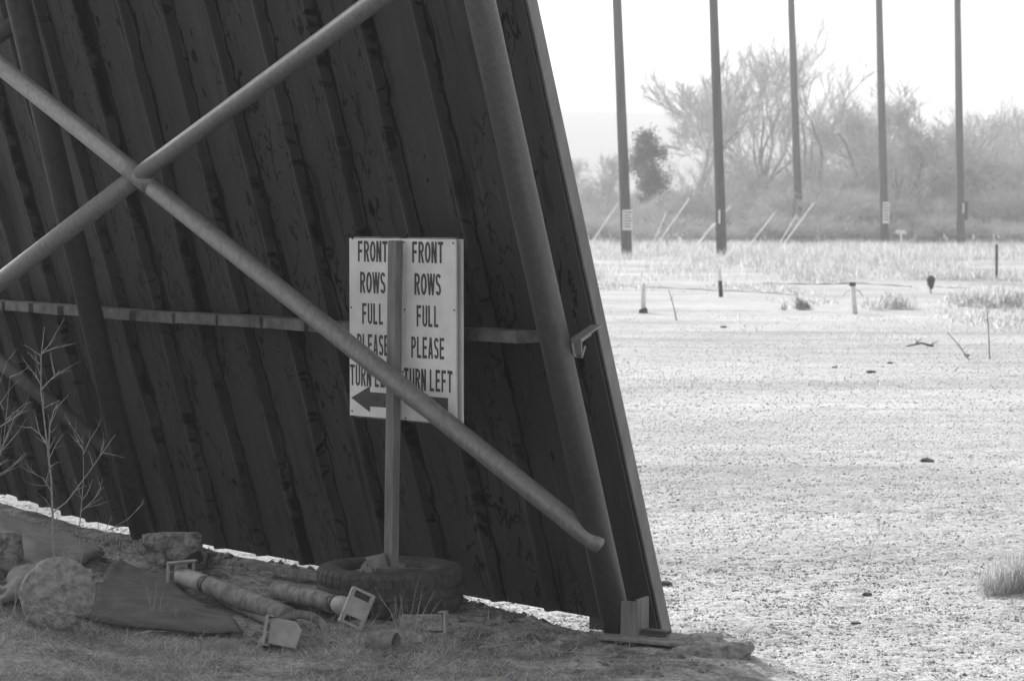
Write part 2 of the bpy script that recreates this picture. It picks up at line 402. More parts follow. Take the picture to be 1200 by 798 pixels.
# ------------------------------------------------------------------ the screen
PW = 0.40; HT = 7.2
screen = thing('movie_screen', (float(_bp[0].x), float(_bp[0].y), 0), 'back of a tall leaning drive-in screen clad in dark peeling metal panels on pipe supports', 'movie screen')
def build_cladding():
    vs = []; fs = []; uvs = []
    # profile of one panel: pan, then a standing flange turned back to the camera side, then a return lip
    prof = [(0.0, 0.0), (.30, 0.0), (.318, .004), (.326, .056), (.350, .058), (.352, .050), (.372, .004), (PW, 0.0)]
    zs = [ZB] + [ZB + (HT - ZB) * k / 26 for k in range(1, 27)]
    npan = int(SMAX / PW) - 1
    r0 = np.random.default_rng(3)
    for p in range(npan):
        dz = r0.uniform(-.012, .012); wob = r0.uniform(-.004, .004); tilt = r0.uniform(-.010, .010)
        n0 = len(vs)
        for j, z in enumerate(zs):
            for (u, o) in prof:
                zz = z + (dz if j == 0 else 0)
                oo = o + tilt * (u / PW - .5) + wob + .004 * math.sin(z * 2.1 + p * 1.7)
                q = surf(p * PW + u * .997, zz, oo); vs.append(q); uvs.append((p * PW + u, zz))
        m = len(prof)
        for j in range(len(zs) - 1):
            for k in range(m - 1): fs.append((n0 + j * m + k, n0 + j * m + k + 1, n0 + (j + 1) * m + k + 1, n0 + (j + 1) * m + k))
    b = MB(); b.v = [tuple(v) for v in vs]; b.f = fs
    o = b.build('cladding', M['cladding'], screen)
    me = o.data; ul = me.uv_layers.new(name='UVMap')
    li = np.zeros(len(me.loops), np.int32); me.loops.foreach_get('vertex_index', li)
    ul.data.foreach_set('uv', np.asarray(uvs, np.float32)[li].ravel())
    so = o.modifiers.new('thickness', 'SOLIDIFY'); so.thickness = .004; so.offset = 0
    return o
build_cladding()
# edge trim down the right side
b = MB()
pts = [surf(-.012, z, 0) for z in (ZB - .03, 3, 6, HT)]
_, d0, n0_ = base(0); D0 = Vector((d0.x, d0.y, 0)); N0 = Vector((n0_.x, n0_.y, 0)); up0 = Vector((n0_.x * LEAN, n0_.y * LEAN, 1)).normalized()
mid = (pts[0] + pts[-1]) / 2 - N0 * .005; ln = (pts[-1] - pts[0]).length
b.box(mid, (.016, .062, ln), (D0, N0, up0)); b.build('edge_trim', M['edge'], screen, bevel=.003)
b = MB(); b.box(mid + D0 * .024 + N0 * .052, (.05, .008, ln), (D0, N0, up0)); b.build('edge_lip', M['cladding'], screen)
# horizontal timber girt, one short board to each panel
b = MB(); s = .34; k = 0
while s < SMAX - 1.5:
    L = PW - .016; p = surf(s + L / 2, 1.385, .05 + .075); _, dd, nn = base(s + L / 2)
    a = random.uniform(-.035, .035) - .03; D = Vector((dd.x, dd.y, 0)); D.rotate(Matrix.Rotation(a, 3, 'Z')); Nn = Vector((D.y, -D.x, 0)) if D.y * nn.x - D.x * nn.y > 0 else Vector((-D.y, D.x, 0))
    b.box(p + Vector((0, 0, random.uniform(-.004, .004))), (L - .004, .15, .055), (D, Nn, Vector((0, 0, 1))), jit=.001)
    s += PW; k += 1
b.build('girt', M['girt_wood'], screen, bevel=.003)
# thin flat strap under the boards' near edge
br = thing('girt_bracket', (0, 0, 0), None, None); del_ = br
bpy.data.objects.remove(br)
pA = on_screen(676, 397, .34); pB = on_screen(698, 382, .06)
b = MB(); dirv = (pB - pA).normalized(); sidev = dirv.cross(Vector((0, 0, 1))).normalized(); upv = sidev.cross(dirv)
b.box((pA + pB) / 2, ((pB - pA).length + .03, .05, .006), (dirv, sidev, upv)); b.box((pA + pB) / 2 + Vector((0, 0, -.022)) - sidev * .022, ((pB - pA).length, .006, .04), (dirv, sidev, upv))
b.box(pA + Vector((0, 0, -.035)), (.010, .045, .075), (dirv, sidev, upv)); b.tube([pA + Vector((-.02, -.02, -.02)), pA + Vector((-.01, -.03, -.075)), pA + Vector((.02, -.03, -.08)), pA + Vector((.035, -.02, -.03))], .006, 6)
b.build('bracket', M['pipe'], screen)

def pipe(name, pts, r, m, sides=28, flatend=None):
    bb = MB(); pts = [Vector(p) for p in pts]
    if flatend:
        a, c = pts[0], pts[-1]; L = (c - a).length; q = []; rr = []
        for i in range(13): q.append(a.lerp(c, i / 12)); rr.append(r)
        pts = q; r = rr
    bb.tube(pts, r, sides)
    o = bb.build(name, m, screen, smooth=True); return o
def support(px_lo, px_hi, off=.40, foot=.02, m='support'):
    lo = on_screen(*px_lo, off); hi = on_screen(*px_hi, off)
    d = (hi - lo).normalized(); a = lo - d * ((lo.z - foot) / d.z); c = lo + d * ((HT - .5 - lo.z) / d.z)
    return pipe('support_pipe', [a, c], .066, M[m]), a, c, d
sp1, f1, top1, dr1 = support((724, 735), (562, 0))
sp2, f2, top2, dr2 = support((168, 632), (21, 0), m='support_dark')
for s_ in (SMAX * .62, SMAX * .8):      # the rest of the frame, past the left of the picture
    a = surf(s_, .0, .40); c = surf(s_, HT - .5, .40); pipe('support_pipe', [a, c], .062, M['support'])
A1 = on_screen(703, 639, .445); A0 = on_screen(40, 109, .92)
dA = (A0 - A1).normalized(); A0e = A1 + dA * ((A0 - A1).length * 1.5)
pipe('cross_brace', [A1 - dA * .012, A1 - dA * .003, A1 + dA * .012, A1 + dA * .05, A1 + dA * .12, A0e], [.018, .036, .041, .044, .0455, .0455], M['pipe'])
def closest(px, py, P, d):      # point of the line P+td nearest the view ray through a pixel
    r_ = ray(px, py).normalized(); w = P - Vector((0, 0, CH)); bq = d.dot(r_); return P + d * ((bq * w.dot(r_) - w.dot(d)) / (1 - bq * bq))
XA = closest(163, 205, A1, dA)
B1 = on_screen(440, 1, .62); dB = (B1 - XA).normalized(); pipe('cross_brace', [XA + dB * .035, B1 + dB * 2.4], .043, M['pipe'])
B0 = on_screen(0, 330, .80); dB0 = (B0 - XA).normalized(); pipe('cross_brace', [XA + dB0 * .035, B0 + dB0 * 2.2], .049, M['pipe'])
b = MB(); b.tube([XA + dA * .10, XA + dA * .05, XA, XA - dA * .05, XA - dA * .10], [.046, .0475, .0485, .0475, .046], 24); b.build('weld_collar', M['pipe'], screen, smooth=True)
q_ = closest(458, 475, A1, dA); print('brace off at sign', float(sdist(q_.x, q_.y)) - LEAN * q_.z, 'z', q_.z)
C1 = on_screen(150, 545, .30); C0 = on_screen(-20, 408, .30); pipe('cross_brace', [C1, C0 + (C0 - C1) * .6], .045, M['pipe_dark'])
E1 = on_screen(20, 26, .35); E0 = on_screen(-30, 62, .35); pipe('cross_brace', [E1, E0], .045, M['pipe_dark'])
# foot plates welded to the near pipe
b = MB()
Pf = on_ground(741, 754); 
ang = Matrix.Rotation(R(-28), 3, 'Z'); ax = (ang @ Vector((1, 0, 0)), ang @ Vector((0, 1, 0)), Vector((0, 0, 1)))
zt = g1(Pf.x, Pf.y)
b.box(Pf + Vector((-.012, .0, .095)), (.085, .012, .19), ax); b.box(Pf + Vector((.045, .03, .10)), (.012, .12, .20), ax); b.box(Pf + Vector((-.006, .07, .08)), (.09, .012, .16), ax)
b.build('foot_gusset', M['wood'], screen, bevel=.002)
Pg = on_ground(700, 742)
b = MB(); b.box(Pg + Vector((0, .06, .10)), (.075, .02, .18), ax); b.box(Pg + Vector((.035, .10, .10)), (.014, .09, .18), ax); b.build('foot_gusset', M['pipe_dark'], screen, bevel=.002)
b = MB(); cpl = on_ground(764, 757); b.box(cpl + Vector((.0, .05, .030)), (.42, .24, .014), (ax[0], ax[1], Vector((0, 0, 1)))); b.build('foot_plate', M['wood'], screen, bevel=.002)
b = MB(); p = on_ground(770, 749, .03); b.box(p + Vector((.0, .05, .026)), (.12, .05, .018), (ax[0], ax[1], Vector((0, 0, 1)))); b.build('angle_iron', M['pipe_dark'], screen, bevel=.002)

rock('concrete_footing', on_ground(838, 768) + Vector((-.02, .07, -.015)), .16, M['concrete_pale'], 'low rounded concrete footing half in sun at the foot of the screen edge', 'footing', (1.3, .8, .62), .3, seed=5, sub=4)

# ------------------------------------------------------------------ sign on tyre
TC = at_z(457, 664, .300); TC.z = 0; gz = g1(TC.x, TC.y); print('tyre', TC, gz, 'clear', float(sdist(TC.x, TC.y)))
sign = thing('portable_sign', (TC.x, TC.y, gz), 'white sign reading front rows full please turn left, on a post in a tyre', 'sign')
TR = .344; TW = .21
def tyre_mesh():
    bb = MB(); seg = 240
    prof = [(.215, .035), (.225, .012), (.29, 0.0), (.336, .006), (.352, .022), (.356, .05), (.352, .085), (.355, .088), (.355, .122), (.352, .125), (.356, .15), (.353, .186), (.338, .203), (.29, .209), (.262, .207), (.228, .196), (.215, .175), (.222, .15), (.300, .12), (.31, .10), (.300, .08), (.222, .055)]
    m = len(prof); vs = []
    for i in range(seg):
        t = 2 * math.pi * i / seg
        for j, (r, z) in enumerate(prof):
            lug = (i % 6) in (0, 1)
            if j in (3, 4, 5) and lug: r -= .018
            if j in (10, 11, 12) and ((i + 2) % 6) in (0, 1): r -= .008
            if j in (6, 9): r -= .006
            r += .003 * math.sin(3 * t)
            r *= .968
            vs.append((TC.x + r * math.cos(t), TC.y + r * math.sin(t), gz - .008 + z * TW / .21))
    fs = []
    for i in range(seg):
        for j in range(m):
            a = i * m + j; c = i * m + (j + 1) % m; i2 = (i + 1) % seg
            fs.append((a, i2 * m + j, i2 * m + (j + 1) % m, c))
    bb.add(vs, fs); return bb
tyre = tyre_mesh().build('tyre', M['rubber'], sign)
b = MB(); nseg = 40; vs = [(TC.x, TC.y, gz + .165)]
for rr in (.08, .16, .235):
    for i in range(nseg):
        t = 2 * math.pi * i / nseg; vs.append((TC.x + rr * math.cos(t), TC.y + rr * math.sin(t), gz + .155 + .02 * random.random() - (.02 if rr > .2 else 0)))
fs = [(0, 1 + i, 1 + (i + 1) % nseg) for i in range(nseg)]
for k in range(2):
    for i in range(nseg): fs.append((1 + k * nseg + i, 1 + (k + 1) * nseg + i, 1 + (k + 1) * nseg + (i + 1) % nseg, 1 + k * nseg + (i + 1) % nseg))
b.add(vs, fs); b.build('filling', M['litter_fill'], sign)
ptop = at_y(463.5, 282, TC.y - .02); pbot = at_y(458, 655, TC.y - .01); pbot = Vector((pbot.x, pbot.y, gz + .10))
ang = math.atan2(-.70, .714); Un = Vector((math.cos(ang), math.sin(ang), 0)); Vn = Vector((0, 0, 1)); Nn = Vector((Un.y, -Un.x, 0))
if Nn.y > 0: Nn = -Nn
pd = (ptop - pbot).normalized(); pu = Un - pd * Un.dot(pd); pu.normalize(); pn = pd.cross(pu); 
b = MB(); b.box((ptop + pbot) / 2, (.055, .046, (ptop - pbot).length), (pu, pn, pd)); post = b.build('post', M['wood'], sign, bevel=.003)
b = MB(); b.box(pbot + Vector((-.06, -.03, .10)), (.075, .07, .10), (Vector((.9, .2, .3)).normalized(), Vector((-.2, .97, 0)).normalized(), Vector((-.3, 0, .95)).normalized()), jit=.008)
b.build('wooden_wedge', M['wood'], sign, bevel=.003)
b = MB(); b.box(pbot + Vector((.10, -.10, .09)), (.34, .05, .02), (Vector((.98, .15, -.05)).normalized(), Vector((-.15, .98, 0)).normalized(), Vector((0.05, 0, 1)).normalized()), jit=.004); b.build('wood_scrap', M['girt_wood'], sign, bevel=.002)
for i, (dx, dy, r) in enumerate(((-.02, -.07, .04), (-.11, -.08, .045), (.03, -.09, .03), (.02, .06, .05), (-.1, .05, .05))):
    rock('packing_stone', pbot + Vector((dx, dy, .075)), r, M['concrete'], None, None, (1, .9, .7), .3, parent=sign, seed=20 + i, sub=2)

# lettering
def thick(path, t, closed=False):
    n = len(path); P = [Vector((p[0], p[1])) for p in path]; L = []; Rr = []
    for i in range(n):
        if closed: a, c = P[i - 1], P[(i + 1) % n]
        else: a, c = P[max(i - 1, 0)], P[min(i + 1, n - 1)]
        d = (c - a).normalized(); nn = Vector((-d.y, d.x)) * t / 2; L.append(P[i] + nn); Rr.append(P[i] - nn)
    q = []
    for i in range(n if closed else n - 1):
        j = (i + 1) % n; q.append([L[i], L[j], Rr[j], Rr[i]])
    return q
def arc(cx, cy, rx, ry, a0, a1, n=14): return [(cx + rx * math.cos(R(a0 + (a1 - a0) * i / n)), cy + ry * math.sin(R(a0 + (a1 - a0) * i / n))) for i in range(n + 1)]
TS = .14; TH = .145; W = .40
def rect(a, b_, c, d): return [[(a, b_), (c, b_), (c, d), (a, d)]]
def glyph(ch):
    t = TS; h = TH; w = W; w2 = w - t / 2
    if ch == 'F': return rect(0, 0, t, 1) + rect(t, 1 - h, w * .92, 1) + rect(t, .44, w * .85, .44 + h)
    if ch == 'E': return rect(0, 0, t, 1) + rect(t, 1 - h, w * .92, 1) + rect(t, .44, w * .85, .44 + h) + rect(t, 0, w * .92, h)
    if ch == 'L': return rect(0, 0, t, 1) + rect(t, 0, w * .88, h)
    if ch == 'T': return rect(w / 2 - t / 2, 0, w / 2 + t / 2, 1 - h) + rect(0, 1 - h, w, 1)
    if ch == 'N': return rect(0, 0, t, 1) + rect(w - t, 0, w, 1) + [[(t * .2, 1), (t * 1.15, 1), (w - t * .2, 0), (w - t * 1.15, 0)]]
    if ch == 'A': return [[(0, 0), (t, 0), (w / 2 + t * .25, 1), (w / 2 - t * .55, 1)]] + [[(w - t, 0), (w, 0), (w / 2 + t * .55, 1), (w / 2 - t * .25, 1)]] + rect(w * .25, .2, w * .75, .2 + h * .8)
    if ch == 'W':
        k = w * 1.35; return [[(k * a + (-t * .45), y0), (k * a + t * .45, y0), (k * c + t * .45, y1), (k * c - t * .45, y1)] for a, y0, c, y1 in ((.08, 1, .28, 0), (.28, 0, .5, 1), (.5, 1, .72, 0), (.72, 0, .92, 1))]
    if ch == 'O': return thick(arc(w / 2 + .01, .5, w / 2 - t / 2 + .02, .5 - h / 2, 0, 360 - 12.8, 27), t, True)
    if ch == 'U': return rect(0, .22, t, 1) + rect(w - t, .22, w, 1) + thick(arc(w / 2, .22, w / 2 - t / 2, .22 - h / 2, 180, 360), t)
    if ch in 'PR':
        q = rect(0, 0, t, 1) + thick([(t, 1 - h / 2)] + arc(w * .5, .72, w * .5 - t / 2, .28 - h / 2, 90, -90, 12) + [(t, .44 + h / 2)], t)
        if ch == 'R': q += [[(w * .38, .44), (w * .38 + t, .44), (w + .02, 0), (w + .02 - t * 1.05, 0)]]
        return q
    if ch == 'S': return thick(arc(w / 2, .74, w / 2 - t / 2, .26 - h / 2, 20, 200, 10) + [(w * .3, .56), (w * .7, .44)] + arc(w / 2, .26, w / 2 - t / 2, .26 - h / 2, 20, -160, 10), t)
    return []
def adv(ch): return .22 if ch == ' ' else (W * 1.35 + .05 if ch == 'W' else W + .075)
BW, BH = .366, .845
seam = at_y(471.5, 388, TC.y + .035); zc = (at_y(504, 280, TC.y - .1).z + at_y(504, 495, TC.y - .1).z) / 2
def board(c, flip=False, sh=0):
    N = -Nn if flip else Nn; U = -Un if flip else Un
    bb = MB(); bb.box(c, (BW - .004, .012, BH), (U, N, Vn)); o = bb.build('board', M['sign'], sign, bevel=.002)
    lm = MB(); e = 0.0065
    rows = (('FRONT', 283.5, 308.5, .234), ('ROWS', 320.5, 346, .200), ('FULL', 358, 383, .168), ('PLEASE', 395, 420, .25), ('TURN LEFT', 432.5, 458, .365))
    k = 0
    for txt, y0, y1, wid in rows:
        hgt = (y1 - y0) / 214 * BH; zt_ = c.z + BH / 2 - (y1 - 280.5) / 214 * BH
        wid *= .89; tot = sum(adv(ch) for ch in txt) - .075; sc = wid / tot; x = -wid / 2 - (.004 if not sh else sh)
        for ch in txt:
            for poly in glyph(ch):
                k += 1; O = Vector((c.x, c.y, zt_)) + U * x + N * (e + .00012 * (k % 5)); P = [(p[0] * sc, p[1] * hgt) for p in poly]
                ar = sum(P[i][0] * P[(i + 1) % len(P)][1] - P[(i + 1) % len(P)][0] * P[i][1] for i in range(len(P)))
                if ar < 0: P = P[::-1]
                lm.add([O + U * a + Vn * b2 for a, b2 in P], [tuple(range(len(P)))])
            x += adv(ch) * sc
    # arrow
    ay = c.z + BH / 2 - (473 - 280.5) / 214 * BH + .0; hw = .062; x0 = -.17
    O = Vector((c.x, c.y, ay)) + N * (e + .0003)
    lm.add([O + U * a + Vn * b2 for a, b2 in ((x0, 0), (x0 + .135, -hw), (x0 + .135, -hw * .55), (.13, -hw * .55), (.13, hw * .55), (x0 + .135, hw * .55), (x0 + .135, hw))], [tuple(range(7))])
    l = lm.build('lettering', M['ink'], o)
    for a in (-.165, .165):
        for z in (-.41, -.2, .1, .41): nm = MB(); p = c + U * (a + random.uniform(-.01, .01)) + Vn * (z + random.uniform(-.01, .01)) + N * .0062; nm.tube([p, p + N * .003], .0045, 8); nm.build('nail', M['ink'], o)
    return o
cR = Vector((seam.x, seam.y, zc)) + Un * (BW / 2); cL = Vector((seam.x, seam.y, zc)) - Un * (BW / 2)
board(cR); board(cL, sh=.014)
back = -Nn * .036
board(cR + back + Un * .004, True); board(cL + back, True)
b = MB()
for c in (cL, cR):
    for z in (-.40, .40): b.box(c + back * .5 + Vn * z, (BW - .05, .0225, .06), (Un, Nn, Vn))
b.build('batten', M['wood'], sign)

# ------------------------------------------------------------------ fallen speaker posts and scraps
def plate_frame(bb, c, U, V, N, w, h, th=.012, slot=True):
    """a rectangular plate with a slot near each end"""
    bar = .012; sl = .03
    if slot:
        bb.box(c, (w, h - 2 * (bar + sl), th), (U, V, N))
        for s_ in (-1, 1):
            bb.box(c + V * s_ * (h / 2 - bar / 2), (w, bar, th), (U, V, N))
            for q in (-1, 1): bb.box(c + V * s_ * (h / 2 - bar - sl / 2) + U * q * (w / 2 - bar / 2), (bar, sl - .0005, th), (U, V, N))
    else: bb.box(c, (w, h, th), (U, V, N))
    for q in (-1, 1): bb.box(c + U * q * (w / 2 + .003) - N * .012, (.005, h * .99, .034), (U, V, N))
def fallen_post(a_px, b_px, r, label, lift_a=.10, lift_b=.05, plate=(.13, .16), roll=0, Nvec=None):
    a = on_ground(*a_px, lift_a); c = on_ground(*b_px, lift_b); d = (a - c).normalized()
    L = (a - c).length
    th = thing('fallen_speaker_post', (c.x, c.y, g1(c.x, c.y)), label, 'fallen post', 'fallen speaker posts by the tyre')
    bb = MB(); P = [c.lerp(a, t) for t in np.linspace(0, .72, 12)]
    bb.tube([p + Vector((0, 0, .004 * random.uniform(-1, 1))) for p in P], [r * random.uniform(.94, 1.06) for _ in P], 20); bb.build('pipe', M['mudpipe'], th, smooth=True)
    bb = MB(); bb.tube([c.lerp(a, .72), c.lerp(a, .78)], r * .86, 20); bb.build('band', M['pipe_dark'], th, smooth=True)
    bb = MB(); bb.tube([c.lerp(a, .78), c.lerp(a, .80), a], [r * .9, r * .98, r * .9], 20); bb.build('neck', M['plastic'], th, smooth=True)
    N = Nvec.normalized() if Nvec else d
    U = N.cross(Vector((0, 0, 1))).normalized(); V = U.cross(N); rot = Matrix.Rotation(roll, 3, N); U = rot @ U; V = rot @ V
    bb = MB(); plate_frame(bb, a + N * .01, U, V, N, plate[0], plate[1]); bb.build('end_plate', M['plastic'], th, bevel=.0015)
    return th
fallen_post((213, 674), (338, 722), .045, 'long muddy fallen post with a square end plate beside the grey sheet', .085, .05, (.13, .15), roll=R(90))
fallen_post((418, 713), (325, 691), .043, 'short fallen post whose tilted slotted plate stands before the tyre', .10, .06, (.10, .17), roll=R(-28), Nvec=Vector((.35, -.9, .28)))
# a loose box-shaped head and other scraps
p = on_ground(326, 757); th = thing('junction_box', tuple(p), 'pale open junction box lying in the grass left of the tyre', 'junction box')
U = Vector((.98, -.05, -.12)).normalized(); Nn2 = Vector((.1, -.95, .25)).normalized(); V = Nn2.cross(U); 
b = MB(); c = p + Vector((.015, .0, .055)); b.prism([(-.05, -.055), (.07, -.062), (.085, .02), (.055, .055), (-.055, .058)], c - Nn2 * .07, U, V, Nn2, .13); b.build('shell', M['plastic'], th, bevel=.005)
b = MB(); plate_frame(b, c - U * .072 + Nn2 * .03, V, Nn2, -U, .12, .12); b.build('end_plate', M['plastic'], th)
p = on_ground(500, 740); th = thing('junction_box', tuple(p), 'pale weathered junction box half buried right below the tyre', 'junction box')
b = MB(); c = p + Vector((0, .02, .04)); U = Vector((.99, -.1, .02)).normalized(); V = Vector((0, .1, 1)).normalized(); Nq = U.cross(V)
b.box(c + U * .01, (.13, .09, .07), (U, Nq, V), jit=.004); b.tube([c - U * .05, c - U * .115], [.033, .036], 14); b.build('shell', M['concrete_pale'], th, bevel=.006)
b = MB(); plate_frame(b, c + U * .085, V, Nq, U, .085, .10); b.build('end_plate', M['plastic'], th)
# can, hoop, plank, dark sheet
p = on_ground(449, 752, .035); b = MB(); b.tube([p + Vector((-.06, .03, 0)), p + Vector((.055, -.02, 0))], [.040, .042], 18, cap=False); o = b.build('rusty_can', M['mudpipe'], origin=p, smooth=True); so = o.modifiers.new('s', 'SOLIDIFY'); so.thickness = .003
tag(o, 'rusty open can lying on its side below the tyre', 'can')
b = MB(); c = on_ground(352, 738, .0); b.tube([c + Vector((.11 * math.cos(t), .03 * math.sin(t), -.01 + .075 * math.sin(t))) for t in np.linspace(-.1, math.pi + .1, 22)], .016, 8, flat=1.2)
tag(b.build('rubber_hoop', M['mudpipe'], origin=c, smooth=True), 'half-buried rubber hoop arching out of the grass before the tyre', 'hoop')
a = on_ground(305, 664, .05); c2 = on_ground(375, 676, .04); b = MB(); d = (c2 - a).normalized(); b.box((a + c2) / 2, ((c2 - a).length, .05, .03), (d, d.cross(Vector((0, 0, 1))).normalized(), d.cross(Vector((0, 0, 1))).cross(d) * -1), jit=.004)
tag(b.build('plank', M['wood'], origin=a, bevel=.003), 'short pale plank lying behind the fallen posts', 'plank')
a = on_ground(205, 664, .01); b = MB()
q0 = on_ground(203, 664, .03); q1 = on_ground(243, 664, .0); q2 = on_ground(262, 650, .04); q3 = on_ground(232, 645, .14)
b.add([q0, q1, q2, q3], [(0, 1, 2, 3)]); o = b.build('roofing_scrap', M['felt_dark'], origin=a); so = o.modifiers.new('s', 'SOLIDIFY'); so.thickness = .008
tag(o, 'black folded roofing scrap propped behind the square end plate', 'roofing scrap')
# conduit lying under the long post
b = MB(); pp = [on_ground(x, y, .02) for x, y in ((238, 690), (262, 704), (290, 717), (318, 730))]; b.tube(pp, .018, 8); tag(b.build('conduit', M['mudpipe'], origin=pp[0], smooth=True), 'thin muddy conduit lying under the long fallen post', 'conduit')

SHEETS = []
def off_sheets(x, y):
    k = np.ones(np.shape(x))
    for q in SHEETS:
        ins = np.ones(np.shape(x), bool); ar = sum(q[i].x * q[(i + 1) % 4].y - q[(i + 1) % 4].x * q[i].y for i in range(4)); sg_ = 1 if ar > 0 else -1
        for i in range(4):
            a, c = q[i], q[(i + 1) % 4]; ins &= sg_ * ((c.x - a.x) * (y - a.y) - (c.y - a.y) * (x - a.x)) > .03
        k = np.where(ins, .03, k)
    return k
def sheet(name, corners, m, label, lift=.03, n=34, bulge=.05, seed=0, th=.012):
    P = [on_ground(x, y, lift) for x, y in corners]; SHEETS.append(P); bb = MB(); vs = []
    for j in range(n + 1):
        for i in range(n + 1):
            u, v = i / n, j / n
            a = 4 * u * (1 - u); w = 4 * v * (1 - v)
            q = (P[0] * (1 - u) + P[1] * u) * (1 - v) + (P[3] * (1 - u) + P[2] * u) * v
            ex = .05 * float(fbm(v * 4 + seed, 1.3, 3)) * (1 - a) ; ey = .05 * float(fbm(u * 4 + seed, 7.7, 3)) * (1 - w)
            x, y = q.x + ex, q.y + ey
            z = max(g1(x, y) + .012, q.z * .55 + (g1(x, y) + lift) * .45) + bulge * a * w + .03 * float(fbm(u * 3 + seed, v * 3 + 2, 3)) + .008
            z = z if (a > 0 and w > 0) else z - .012
            vs.append((x, y, z))
    fs = [(j * (n + 1) + i, j * (n + 1) + i + 1, (j + 1) * (n + 1) + i + 1, (j + 1) * (n + 1) + i) for j in range(n) for i in range(n)]
    bb.add(vs, fs); o = bb.build(name, m, origin=P[0], smooth=True); so = o.modifiers.new('s', 'SOLIDIFY'); so.thickness = th; so.offset = -1
    tag(o, label, 'sheet'); return o
sheet('felt_sheet', ((-30, 664), (60, 672), (128, 648), (-20, 592)), M['felt'], 'large grey felt sheet draped over the mound at the far left', .05, seed=1, bulge=.02)
sheet('felt_sheet', ((95, 722), (292, 742), (215, 684), (140, 655)), M['felt_dark'], 'dark flat felt sheet lying between the round slab and the long post', .03, seed=5, bulge=.015)
sheet('felt_sheet', ((-10, 706), (70, 700), (80, 668), (20, 660)), M['felt'], 'small humped felt sheet behind the round concrete slab', .05, seed=9, bulge=.07)

# round concrete slab standing on edge
c = on_ground(66, 738, 0); ctr = c + Vector((0, .03, .15)); b = MB()
N = Vector((.15, -.95, .28)).normalized(); U = N.cross(Vector((0, 0, 1))).normalized(); V = U.cross(N)
vs = []; rings = [(0, .055), (.05, .056), (.10, .054), (.135, .048), (.152, .03), (.157, .0), (.152, -.05), (.12, -.07), (0, -.075)]
for k, (r, h) in enumerate(rings):
    for i in range(48):
        t = 2 * math.pi * i / 48; rr = r * (1 + .09 * float(fbm(math.cos(t) * 1.3 + 4, math.sin(t) * 1.3, 3))); hh = h + .030 * float(fbm(rr * math.cos(t) * 26 + 3, rr * math.sin(t) * 26, 4)); vs.append(ctr + U * rr * math.cos(t) + V * rr * math.sin(t) + N * hh)
fs = [(k * 48 + i, k * 48 + (i + 1) % 48, (k + 1) * 48 + (i + 1) % 48, (k + 1) * 48 + i) for k in range(len(rings) - 1) for i in range(48)]
b.add(vs, fs); tag(b.build('concrete_slab', M['concrete_pale'], origin=c, smooth=True), 'round pale concrete slab standing on edge in the grass', 'concrete slab')
def lump(px, py, r, lab, sq=(1, .8, .7), m='concrete', seed=0, lift=.4, rz=0): return rock('concrete_chunk', on_ground(px, py) + Vector((0, 0, r * sq[2] * lift)), r, M[m], lab, 'concrete chunk', sq, .35, seed=seed, sub=4, rz=rz)
lump(203, 662, .145, 'rough concrete chunk under the screen behind the square end plate', (1.25, .8, .75), seed=3, lift=.6)
lump(98, 684, .055, 'small pale chunk touching the round slab', (1, .8, .8), 'concrete_pale', 8, .6)
lump(112, 690, .050, 'small knobbly chunk right of the round slab', (.9, .8, .9), 'concrete_pale', 9, .6)
lump(-3, 672, .12, 'pale chunk cut off by the left picture edge', (1, .9, 1.0), 'concrete', 12, .7)
lump(8, 708, .07, 'dark lump in the grass at the left picture edge', (1.3, .9, .6), 'clod', 14, .6)

# ------------------------------------------------------------------ plants near the camera
def skewer(bb, p, d, L, r, depth, spread=.6, n=4, curl=.18):
    pts = [Vector(p)]; dd = Vector(d).normalized(); segs = 5
    for i in range(segs):
        dd = (dd + Vector([random.gauss(0, curl * .5) for _ in range(3)]) + Vector((0, 0, .04))).normalized(); pts.append(pts[-1] + dd * L / segs)
    rr = [r * (1 - .75 * i / segs) for i in range(segs + 1)]; bb.tube(pts, rr, 5 if depth > 0 else 3, cap=False)
    if depth > 0:
        for k in range(n):
            i = random.randint(1, segs - 1); q = pts[i]; ax_ = Vector([random.gauss(0, 1) for _ in range(3)]).cross(dd)
            nd = (dd + ax_.normalized() * random.uniform(spread * .6, spread * 1.4)).normalized()
            skewer(bb, q, nd, L * random.uniform(.22, .42), rr[i] * .6, depth - 1, spread, max(2, n - 2), curl)
def sapling(path, Y, r0, label, branches, extra=9):
    pts = [at_y(x, y, Y) for x, y in path]; p0 = pts[0]; gp = Vector((p0.x, p0.y, g1(p0.x, p0.y)))
    root = thing('sapling', tuple(gp), label, 'sapling', 'bare saplings at the left'); bb = MB(); pts = [gp] + pts
    n = len(pts); bb.tube(pts, [r0 * (1 - .8 * i / (n - 1)) for i in range(n)], 6, cap=False); bb.build('stem', M['twig'], root, smooth=True)
    tb = MB()
    for br_ in branches:
        q = [at_y(x, y, Y + dz) for x, y, dz in br_]; tb.tube(q, [r0 * .55 * (1 - .7 * i / (len(q) - 1)) for i in range(len(q))], 5, cap=False)
        for k in range(5):
            i = random.randint(0, len(q) - 2); m_ = q[i].lerp(q[i + 1], random.random()); d = (q[i + 1] - q[i]).normalized()
            skewer(tb, m_, d + Vector([random.gauss(0, .5) for _ in range(3)]), random.uniform(.05, .14), .0022, 1, n=2)
    for k in range(extra):
        i = random.randint(1, n - 2); m_ = pts[i].lerp(pts[i + 1], random.random()); d = Vector((random.uniform(-1, 1), random.uniform(-1, 1), random.uniform(.3, 1)))
        skewer(tb, m_, d, random.uniform(.08, .22), .0028, 1, n=3)
    tb.build('twigs', M['twig'], root)
